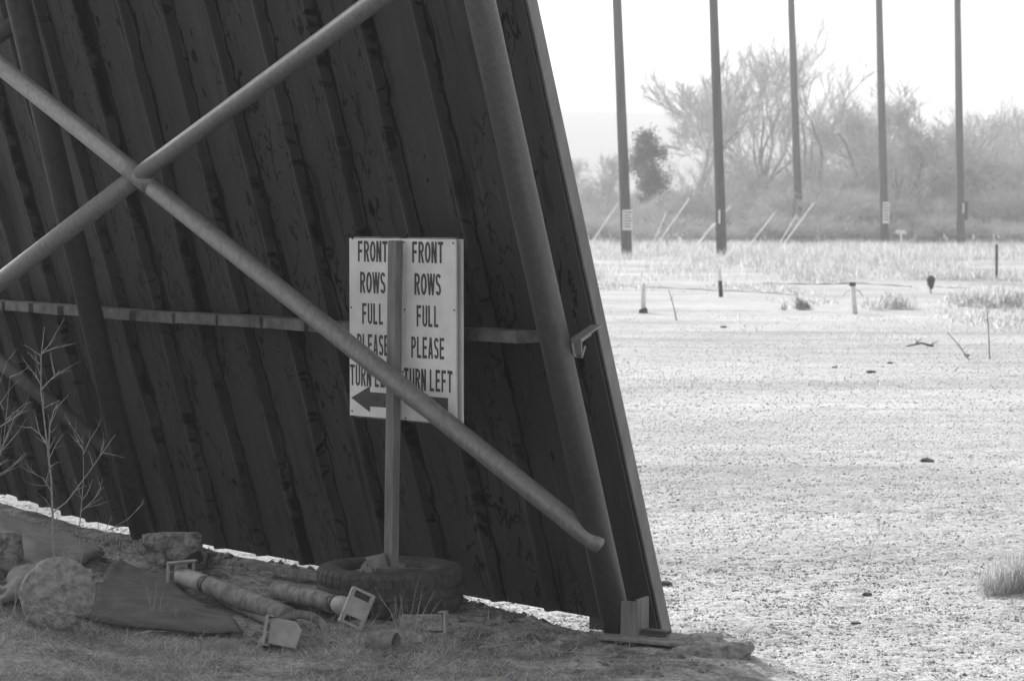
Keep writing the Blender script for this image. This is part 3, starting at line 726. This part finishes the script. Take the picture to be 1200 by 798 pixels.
sapling(((66, 700), (63, 640), (60, 562), (54, 510), (48, 458), (48, 420), (52, 383)), 11.0, .0075, 'tallest bare sapling before the left end of the screen', [((48, 457, 0), (57, 447, .03), (70, 434, .05)), ((57, 530, 0), (58, 500, -.03), (63, 481, -.03), (80, 463, -.04)), ((62, 600, 0), (78, 588, .0), (105, 552, .03), (135, 509, .05)), ((56, 522, 0), (48, 510, .05), (36, 500, .06)), ((60, 575, 0), (50, 560, -.04), (42, 556, -.04))], 16)
sapling(((96, 690), (93, 620), (98, 560), (97, 510)), 11.2, .005, 'thin upright bare sapling right of the tallest one', [((95, 640, 0), (120, 625, .03), (150, 608, .05), (168, 590, .05)), ((94, 600, 0), (110, 585, .02), (122, 570, .02))], 9)
sapling(((-6, 700), (-8, 560), (4, 520), (12, 440)), 11.1, .005, 'bare sapling leaning in at the left picture edge', [((-8, 560, 0), (12, 548, .02), (30, 530, .04)), ((0, 500, 0), (14, 490, 0), (34, 480, .03)), ((4, 480, 0), (-5, 460, 0), (10, 420, 0))], 9)
def weed(px, py, label, hts=(.12, .25), n=6, Yoff=0, m='twig', group=None, spread=.35, r=.0022):
    p = on_ground(px, py); b = MB()
    for k in range(n):
        d = Vector((random.gauss(0, spread), random.gauss(0, spread), 1)); skewer(b, p + Vector((random.gauss(0, .02), random.gauss(0, .02), 0)), d, random.uniform(*hts), r, 1, n=3, curl=.2)
    tag(b.build('dry_weed', M[m], origin=p), label, 'dry weed', group); 
weed(176, 728, 'forked dry weed on the dark felt sheet', (.12, .2), 5)
weed(14, 742, 'dry weed with tall stems before the left chunk', (.16, .3), 6)
weed(98, 752, 'dry weed in front of the round slab', (.1, .16), 5)
weed(200, 735, 'low dry weed at the front edge of the dark felt sheet', (.06, .12), 7)
weed(412, 758, 'tangled dry weed under the tilted slotted plate', (.15, .28), 12, spread=.8)
weed(478, 760, 'tangled dry weed leaning on the front of the tyre', (.2, .36), 12, spread=.5)
weed(372, 756, 'short dry weed between the two junction boxes', (.1, .2), 8, spread=.7)
weed(262, 700, 'dry weed growing behind the long fallen post', (.1, .22), 9, spread=.6)
weed(640, 770, 'tiny dry weed on the bare dirt before the pipe foot', (.04, .08), 8, spread=.9)

def blades(name, pts, hmin, hmax, w, m, lean=.6, flat=0.0, seed=0):
    r = np.random.default_rng(seed); n = len(pts); P = np.asarray(pts); az = r.random(n) * 2 * np.pi; h = hmin + (hmax - hmin) * r.random(n) ** 1.6
    wd = w * (.6 + .8 * r.random(n)); la = r.normal(0, lean, n) + flat; lz = r.random(n) * 2 * np.pi
    side = np.stack([np.cos(az), np.sin(az), 0 * az], 1) * wd[:, None] * .5
    L = np.stack([np.cos(lz) * np.sin(la), np.sin(lz) * np.sin(la), np.cos(la)], 1)
    L2 = L + np.stack([np.cos(lz) * .4, np.sin(lz) * .4, -.28 * np.clip(L[:, 2], 0, 1)], 1); L2 /= np.linalg.norm(L2, axis=1)[:, None]
    mid = P + L * h[:, None] * .5; tip = mid + L2 * h[:, None] * .5
    V = np.stack([P - side, P + side, mid + side * .8, mid - side * .8, tip + side * .12, tip - side * .12], 1).reshape(-1, 3)
    i = np.arange(n) * 6; Fq = np.concatenate([np.stack([i, i + 1, i + 2, i + 3], 1), np.stack([i + 3, i + 2, i + 4, i + 5], 1)])
    o = fast_mesh(name, V, Fq, m); tag(o, kind='stuff'); return o
def scatter(n, x0, x1, y0, y1, seed, dens=None):
    r = np.random.default_rng(seed); x = r.uniform(x0, x1, n); y = r.uniform(y0, y1, n)
    if dens is not None:
        k = r.random(n) < dens(x, y); x = x[k]; y = y[k]
    return np.stack([x, y, gh(x, y)], 1)
frontline = lambda x: 10.75 - .10 * (x + 2.5) + .0 * x
def d_front(x, y):
    return sstep(.25, -.35, y - (10.55 + .25 * fbm(x * 2, y * 0, 2) - .28 * np.clip(x + 1.8, 0, 9))) * sstep(.9, -.6, x) * np.clip(.5 + 1.6 * fbm(x * 3, y * 3, 3), .12, 1)
P = scatter(260000, -3.6, 1.0, 8.6, 11.2, 11, lambda x, y: d_front(x, y) * off_sheets(x, y))
tag(blades('dry_grass', P, .02, .085, .0022, M['straw'], .28, 1.2, 1), 'short matted dry grass across the near left foreground', 'grass')
def d_mid(x, y):
    s_ = sdist(x, y); return sstep(.02, .2, s_) * np.clip(fbm(x * 2.6, y * 2.6, 3) * 1.5 + .32, 0, 1) * sstep(1.1, .3, x) * (y < 16)
P = scatter(50000, -4, 1.2, 9.6, 15.5, 12, lambda x, y: d_mid(x, y) * off_sheets(x, y))
tag(blades('grass_tufts', P, .03, .09, .0024, M['straw'], .4, 1.05, 2), 'scattered dry grass tufts around the debris under the screen', 'grass')
for i, (x0, y0, x1, y1, lb) in enumerate(((330, 745, 395, 722, 'thin dry stick lying between the junction box and the tilted plate'), (150, 745, 215, 736, 'thin stick along the front edge of the dark sheet'), (560, 762, 620, 748, 'small stick on the dirt right of the tyre'), (250, 668, 300, 684, 'stick lying on the dirt behind the long fallen post'))):
    a = on_ground(x0, y0, .02); c2 = on_ground(x1, y1, .02); b = MB(); q = [a.lerp(c2, t) + Vector([random.gauss(0, .006) for _ in range(3)]) for t in np.linspace(0, 1, 7)]
    b.tube(q, [.005 - .0006 * k for k in range(7)], 6); tag(b.build('stick', M['twig'], origin=a), lb, 'stick', 'loose sticks in the debris')
# leaf litter and crumbs
def chips(name, P, s0, s1, m, seed, thick_=.4):
    r = np.random.default_rng(seed); n = len(P); base_ = np.array([(1, 0, 0), (-.9, .2, 0), (0, 1, .1), (.1, -1, 0), (.1, .1, 1), (0, -.1, -1)], float)
    base_ = base_ * np.array([1, .8, thick_]); sc = s0 + (s1 - s0) * r.random(n) ** 3
    az = r.random(n) * 2 * np.pi; c, s_ = np.cos(az), np.sin(az)
    B = base_[None] * (1 + .35 * (r.random((n, 6, 1)) - .5)); X = B[..., 0] * c[:, None] - B[..., 1] * s_[:, None]; Y = B[..., 0] * s_[:, None] + B[..., 1] * c[:, None]
    V = (np.stack([X, Y, B[..., 2]], 2) * sc[:, None, None] + P[:, None, :]).reshape(-1, 3)
    T = np.array([(4, 0, 2), (4, 2, 1), (4, 1, 3), (4, 3, 0), (5, 2, 0), (5, 1, 2), (5, 3, 1), (5, 0, 3)])
    Fq = (np.arange(n)[:, None, None] * 6 + T[None]).reshape(-1, 3)
    o = fast_mesh(name, V, Fq, m); tag(o, kind='stuff'); return o
P = scatter(6000, -3.6, 1.3, 9.3, 13.5, 27, lambda x, y: sstep(.1, .3, sdist(x, y)) * sstep(1.2, .9, x + .14 * (y - 9)) * np.clip(fbm(x * 1.7, y * 1.7, 3) * 1.6 + .12, .01, 1) * off_sheets(x, y))
tag(chips('rubble', P, .010, .045, M['rubble'], 8, .6), 'broken bits of concrete and dirt clods strewn under the screen', 'rubble')
P = scatter(30000, -3.6, 1.0, 8.9, 12.5, 28, lambda x, y: sstep(.15, .4, sdist(x, y)) * np.clip(.4 + 1.4 * fbm(x * 2.3, y * 2.3, 3), .08, 1) * off_sheets(x, y))
tag(blades('straw_litter', P, .04, .17, .0030, M['straw'], .15, 1.42, 9), 'loose straw lying flat over the dirt', 'straw')
P = scatter(26000, -3.6, 1.4, 9.0, 14.5, 21, lambda x, y: sstep(.05, .2, sdist(x, y)) * sstep(1.26, 1.0, x + .14 * (y - 9)) * np.clip(.55 + 1.2 * fbm(x * 2, y * 2, 3), .1, 1))
tag(chips('dirt_crumbs', P, .003, .016, M['litter'], 3, .35), 'crumbs of dirt and leaf litter under the screen', 'dirt')
fld = lambda x, y: ((sdist(x, y) < -.02) | (x > 1.28 - .14 * (y - 9))) * 1.0
P = scatter(60000, -2.5, 3.6, 9.4, 14, 22, fld)
tag(chips('gravel', P, .003, .013, M['stone'], 4, .6), 'loose pale gravel on the lot nearest the screen', 'gravel')
P = scatter(60000, -4.5, 6.0, 14, 24, 23, fld)
tag(chips('gravel', P, .004, .014, M['stone_far'], 5, .6), 'loose pale gravel further out on the lot', 'gravel')
P = scatter(90000, -3.0, 11.0, 24, 50, 24, lambda x, y: sstep(54, 26, y))
tag(chips('gravel', P, .004, .022, M['stone_far'], 6, .55), 'loose pale gravel at the far side of the lot', 'gravel')
for i, (px, py, r, lb) in enumerate(((919, 742, .03, 'small white stone on the gravel right of the footing'), (1086, 541, .05, 'dark clod on the gravel, largest in the open lot'), (1016, 697, .03, 'dark clod low on the gravel right of the screen'), (1003, 731, .028, 'small dark clod nearest the camera on the gravel'), (1021, 437, .07, 'dark flat clod in the middle of the lot'), (1043, 426, .05, 'small dark clod beyond the middle of the lot'), (1133, 417, .05, 'dark clod by the thin stake'), (848, 384, .07, 'dark clod in the lot below the dark field post'), (978, 431, .04, 'tiny dark clod left of the flat one'), (779, 685, .05, 'dark clod by the screen edge'))):
    p = on_ground(px, py); rock('stone' if i == 0 else 'clod', p + Vector((0, 0, r * .15)), r * (1 if i in (0, 1) else .72), M['postpale' if i == 0 else 'clod'], lb, 'stone' if i == 0 else 'clod', (1.3, .8, .5), .4, seed=40 + i, sub=2)

# tumbleweed at right edge
def bushlet(px, py, R_, n, m, label, name='dead_bush', cat='bush', H=None):
    p = on_ground(px, py); b = MB(); H = H or R_ * 1.3
    for k in range(n):
        az = random.uniform(0, 2 * math.pi); d = Vector((math.cos(az) * random.uniform(.1, 1) * R_, math.sin(az) * random.uniform(.1, 1) * R_, random.uniform(.35, 1) * H)); skewer(b, p, d, d.length, .003, 1, n=4, curl=.35)
    return tag(b.build(name, M[m], origin=p), label, cat)

# ------------------------------------------------------------------ field beyond
def pole(bx, by, tx, r, label, signbox=None, mark=None, box=None, Yf=None):
    p = on_ground(bx, by); top = at_y(tx, 0, p.y); d = (top - p).normalized()
    root = thing('utility_pole', tuple(p), label, 'pole', 'tall timber poles across the field'); b = MB()
    L = 15.0; pts = [p + d * (L * k / 8) - Vector((0, 0, .2 if k == 0 else 0)) for k in range(9)]
    b.tube(pts, [r * (1 - .30 * k / 8) for k in range(9)], 14); b.build('shaft', M['pole'], root, smooth=True)
    if signbox:
        x0, y0, x1, y1 = signbox; a = at_y(x0, y0, p.y - r - .03); c = at_y(x1, y1, p.y - r - .03); m_ = (a + c) / 2; w, h = c.x - a.x, a.z - c.z
        s_ = MB(); s_.box(m_, (w, .02, h)); so = s_.build('notice', M['guard'], root); l = MB()
        for k in range(6):
            z = a.z - h * (.12 + .14 * k); x = a.x + w * .12
            while x < c.x - w * .2:
                ww = w * random.uniform(.08, .2); l.box((x + ww / 2, p.y - r - .045, z), (ww, .006, h * .06)); x += ww + w * .06
        l.build('print', M['ink'], so)
    if mark:
        x, y0, y1 = mark; a = at_y(x, y0, p.y - r - .02); c = at_y(x, y1, p.y - r - .02); s_ = MB(); s_.box((a + c) / 2, (.07, .02, a.z - c.z)); s_.build('tag_plate', M['guard'], root)
    if box:
        x, y0, y1 = box; a = at_y(x, y0, p.y); c = at_y(x, y1, p.y); s_ = MB(); s_.box((a + c) / 2, (.20, .2, a.z - c.z)); s_.build('switch_box', M['postdark'], root, bevel=.01)
pole(735, 303, 723, .195, 'tall pole nearest the screen with a white notice low on it', signbox=(729.5, 246, 741, 270))
pole(846, 301, 836, .195, 'tall pole second from the screen with a thin white tag', mark=(843, 246, 262))
pole(937, 286, 927, .22, 'third and middle tall pole, dark box at its left side', box=(931, 238, 255))
pole(1037, 289, 1030, .21, 'tall pole fourth from the screen with a narrow notice', signbox=(1034.5, 237, 1042, 262))
pole(1126, 289, 1122, .20, 'rightmost tall pole with a dark box and a white tag', mark=(1129, 238, 250), box=(1131.5, 236, 258))
for i, (x0, y0, x1, y1, lb) in enumerate(((689, 291, 725, 238, 'slanted white pole left of the nearest tall pole'), (760, 297, 781, 249, 'faint slanted white pole right of the nearest tall pole'), (774, 281, 808, 233, 'long slanted white pole halfway to the second tall pole'), (820, 284, 836, 262, 'short slanted white pole just left of the second tall pole'), (848, 251, 857, 241, 'stub of a slanted white pole just right of the second tall pole'), (882, 283, 908, 250, 'slanted white pole left of the middle tall pole'), (915, 283, 934, 252, 'slanted pale pole crossing the middle tall pole'), (921, 283, 954, 238, 'long slanted white pole in front of the middle tall pole'))):
    Y = 100 + i; b = MB(); a = at_y(x0, y0, Y); c = at_y(x1, y1, Y)
    if i == 4: a = at_y(842, 258, Y)
    a2 = a + (a - c).normalized() * max(0, (a.z - .36) * 1.1); b.tube([a2, c], .030, 8); tag(b.build('guy_guard', M['guard'], origin=a2), lb, 'guy guard', 'slanted white guy guards')
def fpost(px, yb, yt, w, kind, label, dx=0):
    p = on_ground(px, yb); Y = p.y; top = at_y(px + dx, yt, Y); root = thing('speaker_post', tuple(p), label, 'field post', 'low posts in the field'); k = Y / F; b = MB()
    if kind == 'pale':
        b.tube([p, p.lerp(top, .85), top], [w * k / 2, w * k / 2, w * k / 2.6], 10); b.build('post', M['postpale'], root, smooth=True)
        b = MB(); b.box(p + Vector((0, 0, .03)), (w * k * 2.0, w * k * 1.6, .10), jit=.03); b.build('foot', M['postdark'], root)
    elif kind == 'two':
        m_ = p.lerp(top, .58); b.tube([p, m_], w * k / 2, 10); b.build('post', M['postdark'], root, smooth=True); b = MB(); b.tube([m_, top], [w * k / 2.2, w * k / 3], 10); b.build('sleeve', M['postpale'], root)
    elif kind == 'arms':
        b.tube([p, top], w * k / 2, 10); b.build('post', M['postpale'], root, smooth=True); b = MB()
        b.box(top, (w * k * 1.2, w * k, .07)); b.build('head', M['postdark'], root)
        for s_ in (-1, 1): q = MB(); t0 = p.lerp(top, .8); q.tube([t0, t0 + Vector((s_ * .12, 0, -.01)), t0 + Vector((s_ * .20, 0, -.13))], .018, 6); q.build('arm', M['postpale'], root)
    elif kind == 'speaker':
        b.tube([p, top], w * k / 2.4, 10); b.build('post', M['postpale'], root, smooth=True); b = MB(); c = p.lerp(top, .50) + Vector((.03, -.06, 0)); b.tube([c + Vector((.02, 0, -.16)), c + Vector((0, 0, -.05)), c + Vector((0, 0, .09)), c + Vector((-.02, 0, .16))], [.03, .08, .11, .05], 10); b.build('speaker', M['postdark'], root, smooth=True)
    elif kind == 'stake':
        b.tube([p, top], w * k / 2, 8); b.build('shaft', M['postdark'], root); b = MB(); b.tube([top, top + Vector((0, 0, .03))], w * k / 1.8, 8); b.build('cap', M['postdark'], root)
    elif kind == 'tee':
        b.tube([p, top], w * k / 2, 8); b.build('post', M['postpale'], root); b = MB(); b.box(top, (.36, .06, .13)); b.build('head', M['postpale'], root, bevel=.02)
fpost(754, 367, 332, 5.5, 'pale', 'pale field post with a dark foot, nearest the screen')
fpost(845, 348, 315, 5, 'two', 'field post dark below and pale above, under the second tall pole', dx=-2)
fpost(1002, 368, 333, 6, 'arms', 'pale field post with two short drooping arms', dx=-3)
fpost(1091, 344, 318, 3.5, 'speaker', 'pale field post with a dark speaker hanging on it', dx=-4)
fpost(1168, 315, 288, 3.2, 'stake', 'thin dark stake at the right beyond the field')
fpost(1056, 304, 272, 2.5, 'tee', 'pale post with a crosspiece on the grassy bank')
def stalk(pts, r, label, m='twig'):
    P0 = on_ground(*pts[0]); Y = P0.y; q = [P0] + [at_y(x, y, Y) for x, y in pts[1:]]; b = MB(); b.tube(q, [r * (1 - .5 * i / (len(q) - 1)) for i in range(len(q))], 5)
    for k in range(6): i = random.randint(1, len(q) - 1); skewer(b, q[i - 1].lerp(q[i], random.random()), Vector((random.gauss(0, 1), random.gauss(0, 1), 1)), .15, r * .4, 0)
    tag(b.build('dry_stalk', M[m], origin=P0), label, 'dry stalk', 'dry stalks in the field')
stalk(((1160, 421), (1158, 380), (1156, 352)), .012, 'upright dry stalk in the right of the lot', 'bark')
stalk(((1136, 422), (1124, 405), (1110, 389)), .010, 'dry stalk leaning left beside the upright one', 'bark')
stalk(((793, 376), (789, 358), (784, 340)), .014, 'thin dry stalk right of the nearest field post', 'bark')
stalk(((1094, 406), (1080, 402), (1058, 407)), .02, 'dark dead stick lying on the lot', 'postdark')
stalk(((1018, 655), (1024, 635), (1036, 618)), .0022, 'faint thin dry stalk on the near gravel')
def cable(pts, r, label):
    q = [on_ground(x, y, .01) for x, y in pts]; P_ = []
    for a, c in zip(q, q[1:]):
        for k in range(12): w = a.lerp(c, k / 12); P_.append(Vector((w.x, w.y, g1(w.x, w.y) + .012 + .01 * math.sin(k))))
    b = MB(); b.tube(P_ + [q[-1]], r, 6); tag(b.build('cable', M['bark'], origin=q[0]), label, 'cable', 'dark cables lying across the field')
cable(((690, 332), (760, 337), (850, 341), (935, 346)), .016, 'dark cable lying across the field past the two left posts')
cable(((893, 321), (960, 328), (1003, 332), (1068, 336)), .022, 'dark cable lying across the field to the post with arms')
cable(((1085, 318), (1110, 320), (1132, 322)), .014, 'short dark cable right of the hanging speaker')

# grass on the bank and in the field
def d_bank(x, y): return np.clip(.45 + 2.6 * fbm(x * .6, y * .25, 3), .04, 1)
P = scatter(240000, 1.0, 36, 66, 124, 31, d_bank); tag(blades('bank_grass', P, .08, .46, .016, M['straw_sun'], .55, 0, 6), 'tall pale dry grass on the bank around the tall poles', 'grass')
def d_fieldg(x, y): return np.clip((fbm(x * .45, y * .16, 3) - .06) * 3.0 + .08 + sstep(9, 14, x) * .5 * sstep(40, 46, y) * sstep(66, 56, y), 0, 1)
P = scatter(90000, 1.0, 24, 40, 72, 32, d_fieldg); tag(blades('field_grass', P, .03, .16, .02, M['straw_sun'], .6, 0, 7), 'patchy pale grass across the middle of the field', 'grass')
P = scatter(60000, 0.5, 14, 22, 50, 33, lambda x, y: np.clip((fbm(x * .7, y * .18, 3) - .08) * 2.6, .02, 1)); tag(blades('lot_grass', P, .02, .08, .009, M['straw_sun'], .8, 0, 8), 'sparse low grass at the far edge of the gravel lot', 'grass')
def clump(px, py, rr, H, n, label, m='straw_sun', w=.02, name='field_bush'):
    p = on_ground(px, py); r = np.random.default_rng(int(px)); c = r.normal(0, rr * .45, (9, 2)); k = r.integers(0, 9, n)
    x = p.x + c[k, 0] + r.normal(0, rr * .22, n); y = p.y + c[k, 1] + r.normal(0, rr * .22, n); z = p.z + np.abs(r.normal(0, H * .35, n)) * (1 - np.minimum(1, np.hypot(x - p.x, y - p.y) / (rr * 1.6)))
    o = blades(name, np.stack([x, y, z], 1) - np.array(p), H * .2, H * .6, w, M[m], .8, 0, int(py)); o.location = p; o['kind'] = 'thing'; return tag(o, label, 'bush')
clump(1048, 362, .6, .4, 700, 'low pale bush beside the post with arms')
clump(1150, 358, .9, .55, 1100, 'wide pale bush in the right of the field')
clump(1190, 361, .7, .5, 800, 'pale bush at the right end of the field')
clump(935, 363, .22, .3, 300, 'small dark tuft in the middle of the field', 'bark')
clump(1190, 694, .22, .22, 3500, 'pale fluffy dead bush low on the gravel at the right picture edge', 'straw_sun', .003, 'dead_bush')

# ------------------------------------------------------------------ trees
def grow(tb, cb, p, d, L, r, depth, maxd, up=.10, spread=.5, rmin=.014, nb=(2, 4), curl=.14):
    segs = 4 if depth < 2 else 3; pts = [Vector(p)]; dd = Vector(d).normalized()
    for i in range(segs):
        dd = (dd + Vector([random.gauss(0, curl) for _ in range(3)]) + Vector((0, 0, up * .5))).normalized(); pts.append(pts[-1] + dd * L / segs)
    taper = .45 if depth < maxd else .8
    rr = [max(rmin * .7, r * (1 - taper * i / segs)) for i in range(segs + 1)]
    (tb if depth < 2 else cb).tube(pts, rr, 7 if depth == 0 else (5 if depth == 1 else 3), cap=False)
    if depth >= maxd: return
    n = random.randint(*nb) + (1 if depth >= maxd - 2 else 0)
    for k in range(n):
        t = random.uniform(.35, 1) if k else 1.0; i = min(segs - 1, int(t * segs)); q = pts[i].lerp(pts[i + 1], t * segs - i)
        ax_ = Vector([random.gauss(0, 1) for _ in range(3)]).cross(dd).normalized(); s_ = random.uniform(spread * .5, spread * 1.25)
        nd = (dd * math.cos(s_) + ax_ * math.sin(s_) + Vector((0, 0, up))).normalized()
        grow(tb, cb, q, nd, L * random.uniform(.55, .82), max(rmin, rr[i] * random.uniform(.5, .72)), depth + 1, maxd, up, spread, rmin, nb, curl)
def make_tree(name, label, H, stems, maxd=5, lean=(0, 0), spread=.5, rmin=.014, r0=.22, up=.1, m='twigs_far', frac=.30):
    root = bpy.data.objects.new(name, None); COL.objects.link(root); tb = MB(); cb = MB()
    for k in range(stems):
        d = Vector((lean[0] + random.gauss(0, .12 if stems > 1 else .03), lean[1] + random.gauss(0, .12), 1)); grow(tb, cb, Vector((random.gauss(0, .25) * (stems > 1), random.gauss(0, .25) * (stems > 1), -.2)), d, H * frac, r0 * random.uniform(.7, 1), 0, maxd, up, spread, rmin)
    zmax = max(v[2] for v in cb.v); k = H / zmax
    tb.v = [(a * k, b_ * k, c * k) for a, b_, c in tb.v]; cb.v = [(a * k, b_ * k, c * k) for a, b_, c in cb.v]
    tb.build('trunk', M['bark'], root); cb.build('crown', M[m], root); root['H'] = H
    return root
def place(root, px, Y, label, cat, group, ytop, rz=0, first=False, wide=1.0):
    x = (px - 600) / F * Y / 1.0; z = g1(x, Y)
    if first: r = root; kids = list(root.children)
    else:
        r = root.copy(); COL.objects.link(r); kids = []
        for ch in root.children: c = ch.copy(); COL.objects.link(c); c.parent = r
    hgt = at_y(px, ytop, Y).z - z; s_ = hgt / root['H']
    r.location = (x, Y, z); r.rotation_euler = (0, 0, rz); r.scale = (s_ * wide, s_ * wide, s_); tag(r, label, cat, group); return r
used = set()
def region(px):
    for a, w in ((722, 'left of the nearest tall pole'), (785, 'just right of the nearest tall pole'), (836, 'just left of the second tall pole'), (885, 'just right of the second tall pole'), (932, 'just left of the middle tall pole'), (985, 'just right of the middle tall pole'), (1032, 'just left of the fourth tall pole'), (1080, 'just right of the fourth tall pole'), (1125, 'just left of the rightmost tall pole'), (1170, 'just right of the rightmost tall pole')):
        if px < a: return w
    return 'at the right picture edge'
T = {'fork': make_tree('bare_tree', '', 12, 1, 6, (.18, 0), .42, .013, .26, .08),
     'multi': make_tree('bare_tree', '', 13, 4, 5, (0, 0), .32, .013, .2, .14),
     'fan': make_tree('bare_tree', '', 12, 3, 5, (.05, 0), .5, .013, .22, .06),
     'spread': make_tree('bare_tree', '', 9, 2, 6, (0, 0), .62, .013, .18, .05)}
S = {'a': make_tree('bare_shrub', '', 5, 7, 4, (0, 0), .6, .011, .06, .05, frac=.38), 'b': make_tree('bare_shrub', '', 5, 9, 4, (.05, 0), .75, .011, .05, .02, frac=.36), 'c': make_tree('bare_shrub', '', 6, 6, 4, (-.05, 0), .5, .011, .07, .08, frac=.36)}
def put(lib, kind, px, Y, ytop, label, cat, rz=None, group=None, wide=1):
    first = kind not in used; used.add(kind); place(lib[kind], px, Y, label, cat, group, ytop, random.uniform(0, 6.28) if rz is None else rz, first, wide)
tg = 'bare trees beyond the field'
for kind, px, Y, yt, lb, rz, wd in (
    ('fork', 806, 132, 44, 'leaning forked bare tree left of the second tall pole', 0, 1),
    ('multi', 882, 138, 4, 'tallest bare tree with upright stems between second and middle poles', None, .9),
    ('fan', 948, 134, 36, 'bare tree with fanned limbs behind the middle pole', 0, 1.1),
    ('spread', 1046, 128, 105, 'broad spreading bare tree just right of the fourth pole', None, 1.1),
    ('spread', 1000, 140, 118, 'lower bare tree between the middle and fourth poles', None, 1.1),
    ('fork', 1092, 136, 112, 'bare tree left of the rightmost tall pole', 1.2, 1.1),
    ('fan', 1150, 142, 108, 'bare tree right of the rightmost tall pole', None, 1.2),
    ('multi', 1190, 138, 104, 'bare tree at the right picture edge', None, 1.2),
    ('multi', 1235, 136, 115, 'bare tree just outside the right picture edge', None, 1.2),
    ('spread', 715, 140, 176, 'small bare tree behind the tall pole nearest the screen', None, 1.0),
    ('spread', 673, 142, 182, 'small bare tree showing past the screen edge', None, 1.0),
    ('fork', 918, 146, 92, 'thin bare tree just left of the middle pole', 2.5, 1),
    ('spread', 1020, 150, 132, 'low bare tree deep behind the fourth pole', None, 1.3),
    ('fan', 1072, 152, 136, 'bare tree deep between the fourth and rightmost poles', None, 1.4),
    ('spread', 970, 152, 142, 'bare tree deep right of the middle pole', None, 1.3),
    ('spread', 1172, 150, 128, 'bare tree deep near the right picture edge', None, 1.4),
    ('spread', 1120, 130, 140, 'low bare tree behind the rightmost tall pole', None, 1.1)):
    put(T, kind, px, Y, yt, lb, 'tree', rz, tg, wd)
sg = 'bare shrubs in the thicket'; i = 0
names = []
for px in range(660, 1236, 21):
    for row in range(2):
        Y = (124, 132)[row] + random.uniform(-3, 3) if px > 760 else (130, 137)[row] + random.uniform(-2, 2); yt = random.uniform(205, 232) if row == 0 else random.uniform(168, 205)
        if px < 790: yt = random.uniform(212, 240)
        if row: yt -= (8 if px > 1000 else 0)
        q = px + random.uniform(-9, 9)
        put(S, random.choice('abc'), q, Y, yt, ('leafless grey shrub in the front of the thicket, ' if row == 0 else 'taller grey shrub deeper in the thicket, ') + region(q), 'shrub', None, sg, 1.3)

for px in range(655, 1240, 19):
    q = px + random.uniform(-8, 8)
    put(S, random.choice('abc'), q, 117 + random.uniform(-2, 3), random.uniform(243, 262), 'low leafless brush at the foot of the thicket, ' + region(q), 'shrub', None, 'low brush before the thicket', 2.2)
# dark evergreen: many small leaf tufts through the volume
def evergreen(px, Y, ytop, ymid, halfw, label):
    x = (px - 600) / F * Y; z = g1(x, Y); root = thing('evergreen_tree', (x, Y, z), label, 'tree'); top = at_y(px, ytop, Y).z; bot = at_y(px, ymid, Y).z; w = halfw * Y / F
    tb = MB(); tb.tube([(x - .2, Y, z - .2), (x + .05, Y, (z + bot) / 2), (x, Y, bot), (x, Y, top * .9)], [.2, .16, .12, .03], 8)
    r = np.random.default_rng(9); C = []
    for k in range(60):
        t = r.random(); zz = bot + (top - bot) * t; ww = w * (math.sin(math.pi * min(.97, .22 + .72 * t)) ** .8); C.append((x + r.normal(0, ww * .42), Y + r.normal(0, ww * .42), zz, w * r.uniform(.25, .6)))
        if k % 3 == 0: tb.tube([(x, Y, zz - .3), (C[-1][0], C[-1][1], zz)], [.05, .02], 5)
    tb.build('trunk', M['bark'], root); V = []
    for cx, cy, cz, cr in C:
        n = 150; d = r.normal(0, 1, (n, 3)); d /= np.linalg.norm(d, axis=1)[:, None]; P_ = np.array([cx, cy, cz]) + d * (cr * r.random((n, 1)) ** .8) * np.array([1, 1, 1.1])
        a = r.normal(0, .05, (n, 3)); b_ = r.normal(0, .05, (n, 3)); V.append(np.stack([P_ - a, P_ + b_, P_ + a], 1).reshape(-1, 3))
    V = np.concatenate(V) - np.array([x, Y, z]); o = fast_mesh('crown', V, np.arange(len(V)).reshape(-1, 3), M['evergreen']); o.parent = root
evergreen(757, 128, 158, 236, 27, 'dark dense evergreen right of the tall pole nearest the screen')
